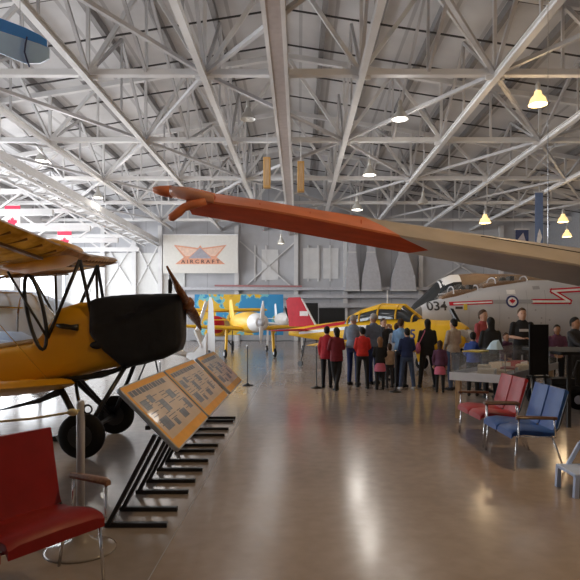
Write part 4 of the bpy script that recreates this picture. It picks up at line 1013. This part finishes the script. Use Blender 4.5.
# cockpits
for (a,b_,z0,z1,w) in ((1.35,2.45,2.2,2.82,.42),(2.75,4.1,2.6,3.12,.44)):
    K=Hull([(a-.25,z0,z0+.18,.25),(a+.25,z0,z1-.1,w),((a+b_)/2,z0,z1,w),(b_,z0,z1-.05,w*.85),(b_+.3,z0,z0+.25,w*.5)],2.4)
    s=MB(); s.loft(K.rings(a0=0,a1=PI,N=16),cap=False,closed=False); k=s.build('canopy','jet_glass',t,smooth=True)
    s=MB()
    for x in (a+.25,b_): s.tube(K.rings([x],.01,16,0,PI)[0],.022,6)
    s.build('canopy_frame','lgrey',k)
    s=MB(); s.loft(Hull([(a-.1,z0,z0+.2,w*.6),(a+.35,z0,z1-.2,w*.75),(b_,z0,z1-.15,w*.7)],3).rings()); s.build('cockpit_lining','brown_int',t)
    s=MB(); s.ell((a+.65,0,z1-.22),(.14,.14,.17)); s.box((a+.9,0,z1-.25),(.14,.4,.42)); s.build('ejection_seat','blackmet',t)
s=MB(); s.bar((Xs(451),-.72,1.95),(Xs(462),-1.3,1.0),.07); s.bar((Xs(453),-.72,1.95),(Xs(464),-1.3,1.0),.05); s.build('boarding_ladder','blackmet',t)
for x,y in ((1.9,0),(6.5,-1.3),(6.5,1.3)):
    s=MB(); s.tube([(x,y*.6,1.2),(x,y,.3)],.07,10); g=s.build('gear_leg','lgrey',t)
    s=MB(); s.lathe([(.08,-.09),(.24,-.09),(.31,-.03),(.31,.03),(.24,.09),(.08,.09)],(x,y,.31),24,'Y'); s.build('wheel','rubber',g,smooth=True)
for sg in (-1,1):
    s=MB(); wing(s,[((5.2,sg*.8,1.7),(-0+3.2,0,0),(0,0,.6)),((6.4,sg*4.2,1.75),(1.8,0,0),(0,0,.6))]); 
    if sg>0: s.build('wing','jet',t)

# dark airliner nose behind the jet
t=thing('airliner','dark-nosed airliner with white cockpit roof behind the grey jet','aircraft',(at(404,318,27).x,27.0,0))
H=Hull([(0,1.5,1.75,.1),(.5,1.2,2.35,.5),(1.1,.95,2.9,.85),(1.6,.85,3.4,1.0),(2.1,.8,3.62,1.05),(3.2,.8,3.7,1.1),(7,.8,3.6,1.1),(11,1.2,3.4,.8)],2.3)
s=MB(); s.loft(H.rings([0,.25,.5,.8,1.1,1.35,1.6,1.85,2.1,2.6,3.2,5,7,9,11])); f=s.build('fuselage','dark',t); smooth_edges(f,50)
s=MB(); s.loft(H.rings([1.5,1.8,2.1,2.45],.02,20,R(45),R(135)),cap=False,closed=False); s.build('white_roof','white',f,smooth=True)
s=MB(); s.loft(H.rings([2.45,3.2,5,7],.02,20,R(30),R(150)),cap=False,closed=False); s.build('roof_reflection','reflect_roof',f,smooth=True)  # warm reflection laid over the roof as a colour
s=MB()
for xa,xb in ((1.45,1.9),(1.98,2.5)): H.decal(s,[(xa,2.75),(xb,2.85),(xb,3.25),(xa+.15,3.12)],-1,.012)
s.build('cockpit_window','dark_glass',f)
s=MB(); s.tube([H.side(1.4+.1*i,2.72+.012*i,.02) for i in range(12)],.025,6); s.build('window_trim','lgrey',f)
s=MB()
for x,y in ((2,0),(8,-1.2),(8,1.2)): s.tube([(x,y*.6,1.1),(x,y,.35)],.08,8); s.lathe([(.08,-.1),(.28,-.1),(.35,0),(.28,.1),(.08,.1)],(x,y,.35),20,'Y')
s.build('landing_gear','rubber',t)

# mural, and black panels standing in for dark openings
t=thing('map_mural','large painted map mural of blue sea and yellow land standing before the far wall','mural',(at(239,318,35).x,35,0))
s=MB(); s.box((0,0,1.85),(5.35,.06,2.45)); s.build('painted_board','mural',t)
for x in (-2.2,0,2.2): s=MB(); s.bar((x,.1,0),(x,.1,2.8),.08); s.box((x,.1,.03),(.1,.8,.06)); s.build('leg','grey',t)
for px0,px1,y0,y1,lab in ((300,318,303,326,'square black panel standing in for a dark opening beyond the red tail fin'),(319,345,308,330,'wide black panel standing in for a dark opening right of the square one, behind the trainer')):
    Y=33; a=at(px0,y0,Y); b_=at(px1,y1,Y)
    t=thing('dark_opening_panel',lab,'dark panel',((a.x+b_.x)/2,Y,0))
    s=MB(); s.box((0,0,(a.z+b_.z)/2),(b_.x-a.x,.06,a.z-b_.z)); s.build('panel','black',t)
    s=MB()
    for sx in (-.4,.4): s.bar((sx*(b_.x-a.x),.06,0),(sx*(b_.x-a.x),.06,b_.z+.1),.05)
    s.build('leg','blackmet',t)

# ------------------------------------------------------------------ people
def person(label, px, Y, h, yaw, top, bottom, hair, arms='down', legs='stand', hairlen=0, skin='skin', coat=False, skirt=None, bag=None, shoes='shoe', stout=1.0, sleeves=True, group=None, printp=False):
    X=(px-CX)/F*Y
    t=thing('person',label,'person',(X,Y,0),yaw,group)
    k=h/1.70; kid=h<1.3; hs=1.0+(.18 if kid else 0.06 if h<1.45 else 0)   # children carry larger heads
    def S(p): return Vector((p[0]*k,p[1]*k,p[2]*k))
    def ringz(z,w,d,y=0,n=18): return [S((w*math.cos(2*PI*i/n),y+d*math.sin(2*PI*i/n),z)) for i in range(n)]
    hip=.095; sh=.160*stout
    A={}
    for sg in (-1,1):
        shd=(sg*sh,0,1.375)
        if arms=='down': e=(sg*(sh+.06),.02,1.13); w=(sg*(sh+.05),-.05,.90)
        elif arms=='front': e=(sg*(sh+.06),-.02,1.14); w=(sg*.09,-.24,1.12)
        elif arms=='low': e=(sg*(sh+.05),-.02,1.14); w=(sg*.08,-.22,.98)
        elif arms=='up': e=(sg*(sh+.07),-.16,1.22); w=(sg*.09,-.24,1.42)
        elif arms=='reach': e=(sg*(sh+.03),-.16,1.2); w=(sg*.14,-.40,1.08)
        else:
            if sg<0: e=(sg*(sh+.05),-.02,1.14); w=(sg*.07,-.2,1.10)
            else: e=(sg*(sh+.06),.02,1.13); w=(sg*(sh+.05),-.04,.9)
        A[sg]=(shd,e,w)
    Lg={}
    for sg in (-1,1):
        if legs=='stand': kn=(sg*.10,-.015,.49); an=(sg*.105,.02,.085)
        elif legs=='cross': kn=(sg*.06,-.03*sg,.49); an=(-sg*.045,-.07*sg,.085)
        elif legs=='stride': kn=(sg*.10,-.10*sg,.50); an=(sg*.10,-.18*sg+.02,.085)
        else: kn=(sg*.15,-.01,.49); an=(sg*.19,.02,.085)
        Lg[sg]=((sg*hip,0,.90),kn,an)
    hc=(0,-.015,1.575)
    def hd(p): return Vector(((p[0])*hs,(p[1]+.015)*hs-.015,1.47+(p[2]-1.47)*hs))
    b=MB()
    b.loft([ringz(z,w*stout,d*stout,y) for z,w,d,y in ((.84,.12,.08,0),(.90,.155,.105,.005),(.97,.160,.112,.01),(1.08,.132,.095,0),(1.2,.15,.105,-.005),(1.32,.165,.105,0),(1.40,.150,.088,.005),(1.445,.085,.065,.008))])
    b.loft([ringz(z,w,w,y) for z,w,y in ((1.40,.062,.01),(1.46,.052,.005),(1.52,.05,-.005))])
    hr=[]
    for z,w,d,y in ((1.462,.022,.026,-.055),(1.478,.044,.055,-.035),(1.51,.060,.078,-.018),(1.55,.070,.091,-.010),(1.60,.0745,.097,-.004),(1.645,.070,.092,-.002),(1.68,.048,.066,.0),(1.698,.018,.024,.0)):
        hr.append([S(hd((w*math.cos(2*PI*i/18),y+d*math.sin(2*PI*i/18),z))) for i in range(18)])
    b.loft(hr)
    b.capsule(S(hd((0,-.098,1.585))),S(hd((0,-.113,1.555))),.009*k,.014*k,8)         # nose
    b.capsule(S(hd((-.020,-.088,1.518))),S(hd((.020,-.088,1.518))),.010*k,.010*k,8)   # mouth
    for sg in (-1,1): b.ell(S(hd((sg*.076,.002,1.572))),(.011*k,.018*k,.030*k),8,6)
    for sg in (-1,1):
        a,e,w=map(S,A[sg]); b.capsule(a,e,.047*k,.037*k); b.capsule(e,w,.037*k,.025*k)
        d=(w-e).normalized(); side=Vector((1,0,0)) if abs(d.x)<.8 else Vector((0,1,0))
        up=d.cross(side).normalized(); side=up.cross(d).normalized()
        pm=w+d*.05*k
        b.loft([[w+d*q*k+side*math.cos(2*PI*i/10)*wd_*k+up*math.sin(2*PI*i/10)*.013*k for i in range(10)] for q,wd_ in ((-.01,.022),(.02,.034),(.06,.042),(.095,.038))])
        for fi,(off,ln) in enumerate(((-.031,.062),(-.0105,.074),(.0105,.070),(.031,.054))):
            r0=w+d*.088*k+side*off*k; m_=r0+d*ln*.5*k+up*.006*k; e_=m_+d*ln*.42*k+up*.018*k
            b.capsule(r0,m_,.0095*k,.009*k,6); b.capsule(m_,e_,.009*k,.0078*k,6)
        th=-1 if True else 1
        r0=w+d*.03*k+side*.032*k; m_=r0+d*.03*k+side*.024*k+up*.006*k; e_=m_+d*.028*k+side*.008*k+up*.008*k
        b.capsule(r0,m_,.012*k,.0105*k,6); b.capsule(m_,e_,.0105*k,.009*k,6)
        hp,kn,an=map(S,Lg[sg]); b.capsule(hp,kn,.078*k,.052*k); b.capsule(kn,an,.052*k,.034*k)
        b.capsule(an+Vector((0,.02*k,-.045*k)),an+Vector((0,-.14*k,-.055*k)),.034*k,.026*k,8)
    voxel(b,'body',skin,t,.0085,2)
    for sg in (-1,1):
        e=MB(); e.ell(S(hd((sg*.028,-.088,1.592))),(.010*k,.007*k,.008*k),8,6); e.build('eye','eye',t,smooth=True)
    # top garment
    g=MB(); gz=.015; lowz=.80 if coat else .90
    rows=[(lowz,.178 if not coat else .195,.13,.005),(.97,.176,.128,.01),(1.08,.152,.115,0),(1.2,.168,.122,-.005),(1.32,.178,.120,0),(1.39,.160,.100,.005),(1.44,.100,.078,.008),(1.475,.066,.064,.005)]
    if coat: rows[2]=(1.08,.172,.128,0); rows[3]=(1.2,.18,.13,0)
    g.loft([ringz(z,w*stout,d*stout,y) for z,w,d,y in rows])
    for sg in (-1,1):
        a,e,w=map(S,A[sg])
        if sleeves: g.capsule(a,e,.058*k,.050*k); g.capsule(e,e.lerp(w,.92),.050*k,.038*k)
        else: g.capsule(a,a.lerp(e,.75),.066*k,.056*k)
    voxel(g,'jacket' if coat else 'shirt',top,t,.013,3)
    if printp:
        g=MB(); g.box(S((0,-.128,1.27)),(.17*k,.012,.05*k)); g.build('shirt_print','lgrey',t)
    g=MB()
    if skirt:
        g.loft([ringz(z,w,d,0,22) for z,w,d in ((.60,.20,.17),(.75,.185,.15),(.92,.16,.115),(.96,.14,.1))]); voxel(g,'skirt',skirt,t,.013,2); g=MB()
    g.loft([ringz(z,w*stout,d*stout,.005) for z,w,d in ((.80,.13,.095),(.86,.165,.115),(.93,.172,.122),(1.0,.158,.115))])
    for sg in (-1,1):
        hp,kn,an=map(S,Lg[sg]); g.capsule(hp,kn,.090*k,.067*k); g.capsule(kn,an+Vector((0,0,.01*k)),.067*k,.052*k)
    voxel(g,'trousers' if not skirt else 'leggings',bottom,t,.013,2)
    for sg in (-1,1):
        hp,kn,an=map(S,Lg[sg]); g=MB()
        rows=[]
        for y,w,z in ((.065,.028,.05),(.04,.042,.085),(-.02,.044,.095),(-.09,.048,.065),(-.15,.044,.05),(-.185,.022,.035)):
            rows.append([Vector((an.x+math.cos(2*PI*i/12)*w*k,an.y+y*k,max(.0,z*k*.5+math.sin(2*PI*i/12)*z*k*.55))) for i in range(12)])
        g.loft(rows); g.build('shoe',shoes,t,smooth=True)
    # hair
    g=MB(); hr=[]
    for z,w,d,y in ((1.565,.074,.062,.045),(1.60,.083,.085,.026),(1.635,.083,.098,.012),(1.67,.070,.086,.006),(1.70,.044,.056,.002),(1.716,.012,.016,.0)):
        hr.append([S(hd((w*math.cos(2*PI*i/16),y+d*math.sin(2*PI*i/16),z))) for i in range(16)])
    g.loft(hr)
    if hairlen>=0:
        g.loft([[S(hd((w*math.cos(2*PI*i/14),y+d*math.sin(2*PI*i/14),z))) for i in range(14)] for z,w,d,y in ((1.515-hairlen,.045+.15*hairlen,.028,.072),(1.54-hairlen*.4,.070,.045,.055),(1.60,.076,.05,.045))])
    voxel(g,'hair',hair,t,.011,2)
    if bag:
        g=MB(); c=S((.24,.02,.98)); g.ell(c,(.06*k,.13*k,.15*k),14,10); bo=g.build('shoulder_bag',bag,t,smooth=True)
        g=MB(); g.tube([c+Vector((0,-.08*k,.1*k)),S((.12,-.1,1.40)),S((.05,0,1.47)),S((.10,.11,1.38)),c+Vector((0,.08*k,.1*k))],.012*k,6); g.build('bag_strap',bag,bo)
    return t
A_=PI
person('woman in maroon jacket and black trousers standing with crossed legs, back to the viewer',336.5,13.2,1.42,A_+.3,'maroon','blackcloth','hairblack','front','cross',.06,coat=True)
person('person in crimson coat half hidden behind the woman in maroon',327,13.8,1.44,A_-.2,'crimson','blackcloth','hairblack','down','stand',.0,coat=True)
person('older grey-haired man in slate shirt standing behind the child in bright red',353.5,14.3,1.72,A_-.5,'slate','navyjacket','hairgrey','front','stand',-1,stout=1.1)
person('child in bright red vest and black trousers standing with back turned',362.5,13.7,1.42,A_+.1,'brightred','blackcloth','hairblack','low','stride',0)
person('taller grey-haired man in dark grey-blue shirt behind the girl in black',373.5,14.5,1.76,A_+.6,'greyblue','navyjacket','hairgrey','front','stand',-1,stout=1.1)
person('person in dark shirt with raised hands beside the trainer cockpit',383.5,15.4,1.64,.4,'charcoal','blackcloth','hairbrown','up','stand',0)
person('girl with light brown hair in black top and pink skirt',380,13.4,1.18,A_,'blackcloth','blackcloth','hairlight','low','stand',.10,skirt='pink')
person('smallest brown-haired child in a sand-coloured top beside the girl in black',389.5,13.8,1.02,A_+.2,'sand','darkgrey','hairbrown','down','stand',.04)
person('person in white shirt behind the man in light blue',397,14.5,1.52,A_-.4,'whitecloth','blackcloth','hairbrown','low','stand',0)
person('man in light blue shirt standing beside the child in navy jacket',401,13.9,1.63,A_-.6,'lightblue','darkgrey','hairbrown','front','stand',0)
person('youth in navy jacket and dark trousers standing with back turned',407,13.4,1.40,A_+.1,'navyjacket','jeans','hairblack','low','wide',0,shoes='shoe_w')
person('person in long black coat with pink shoulder bag, back to the viewer',427.5,13.8,1.62,A_,'blackcloth','blackcloth','hairblack','low','wide',.10,coat=True,bag='pink')
person('small child in plum top and pink skirt between black coat and beige sweater',440,12.9,1.12,A_-.3,'plum','blackcloth','hairbrown','down','stand',.06,skirt='pink')
person('man in beige sweater and blue jeans standing with back turned',453.5,13.3,1.63,A_+.5,'beige','jeans','hairblack','low','stand',0)
person('dark-haired boy in royal blue sweater behind the end of the display case',473,12.3,1.34,A_-.3,'royal','blackcloth','hairblack','low','stand',0)
person('brown-haired man in dull red shirt standing behind the display case',483,12.9,1.83,.5,'redplaid','jeans','hairbrown','low','stand',0)
person('person in black with long black hair, back to the viewer at the display case',490.5,11.9,1.66,A_,'blackcloth','blackcloth','hairblack','low','stand',.22,coat=True)
person('young man in black T-shirt with pale print facing the viewer behind the display case',522,12.4,1.86,-.1,'blackcloth','darkgrey','hairbrown','front','stand',0,sleeves=False,printp=True)
person('woman with dark hair in plum top at the right behind the display case',557,12.6,1.50,-.3,'plum','blackcloth','hairblack','low','stand',.12,skin='skin_d')
person('man in dark shirt at the right edge with arms reaching forward over the black table',575,11.5,1.66,.5,'charcoal','blackcloth','hairblack','reach','stand',0,skin='skin_d')
person('child in plum shirt half hidden between long black hair and young man in T-shirt',506,13.3,1.30,.2,'plum','jeans','hairbrown','low','stand',0)

# ------------------------------------------------------------------ light, world, camera
W=bpy.data.worlds.new('sky'); bpy.context.scene.world=W; W.use_nodes=True
bg=W.node_tree.nodes['Background']; bg.inputs['Color'].default_value=(.86,.93,1.0,1); bg.inputs['Strength'].default_value=3.0
def area(name,loc,rot,sx,sy,e,col):
    l=bpy.data.lights.new(name,'AREA'); l.shape='RECTANGLE'; l.size=sx; l.size_y=sy; l.energy=e; l.color=col
    o=bpy.data.objects.new(name,l); C.objects.link(o); o.location=loc; o.rotation_euler=rot
    return o
for i in range(6):
    yc=(wy[i]+wy[i+1])/2
    area('daylight_window',(XL-.6,yc,3.7),(0,-R(90),0),5.2,5.2,[230,300,420,470,440,380][i],(.93,.97,1.0))
def bulb(loc,e,col,r=.2):  # point light for the hung lamps and for the added fill
    l=bpy.data.lights.new('lamp_or_fill_light','POINT'); l.energy=e; l.color=col; l.shadow_soft_size=r
    o=bpy.data.objects.new('lamp_or_fill_light',l); C.objects.link(o); o.location=loc
for (px,py,Y,wm) in LAMPS[:9]:
    p=at(px,py,Y); bulb(p-Vector((0,0,.3)),60 if wm==1 else 50,(1,.72,.42) if wm==1 else (1,.95,.88),.3)
# unseen bell lamp put in overhead to warm the wing's front edge
pl=dup(protos[1],(3.4,4.6,6.6),0,'unseen amber bell lamp added overhead to warm the grey wing')
bulb((3.4,4.6,6.35),360,(1,.68,.34))
for x in (-13.5,-7.3,-1.6,3.4,9.5):  # unseen fill lights on a grid, added without fixtures to brighten the hall
    for y in (6.5,12.4,18.3,24.1,29.9,35.6): bulb((x,y,HB-1.0),[58,58,18,9,9][(-13.5,-7.3,-1.6,3.4,9.5).index(x)]*(.45 if y < 7 else 1),(1,.98,.96),.8)

cam=bpy.data.cameras.new('camera'); co_=bpy.data.objects.new('camera',cam); C.objects.link(co_)
co_.location=(0,0,CAMZ); co_.rotation_euler=(R(90),0,0)
cam.sensor_width=36; cam.lens=36*F/580; cam.shift_x=-(CX-290)/580; cam.shift_y=(CY-290)/580; cam.clip_end=200; cam.clip_start=.05
sc=bpy.context.scene; sc.camera=co_
sc.view_settings.view_transform='Standard'; sc.view_settings.look='None'; sc.view_settings.exposure=.35; sc.cycles.sample_clamp_indirect=3.0; sc.cycles.sample_clamp_direct=12.0; sc.cycles.caustics_reflective=False; sc.cycles.caustics_refractive=False; sc.view_settings.gamma=1
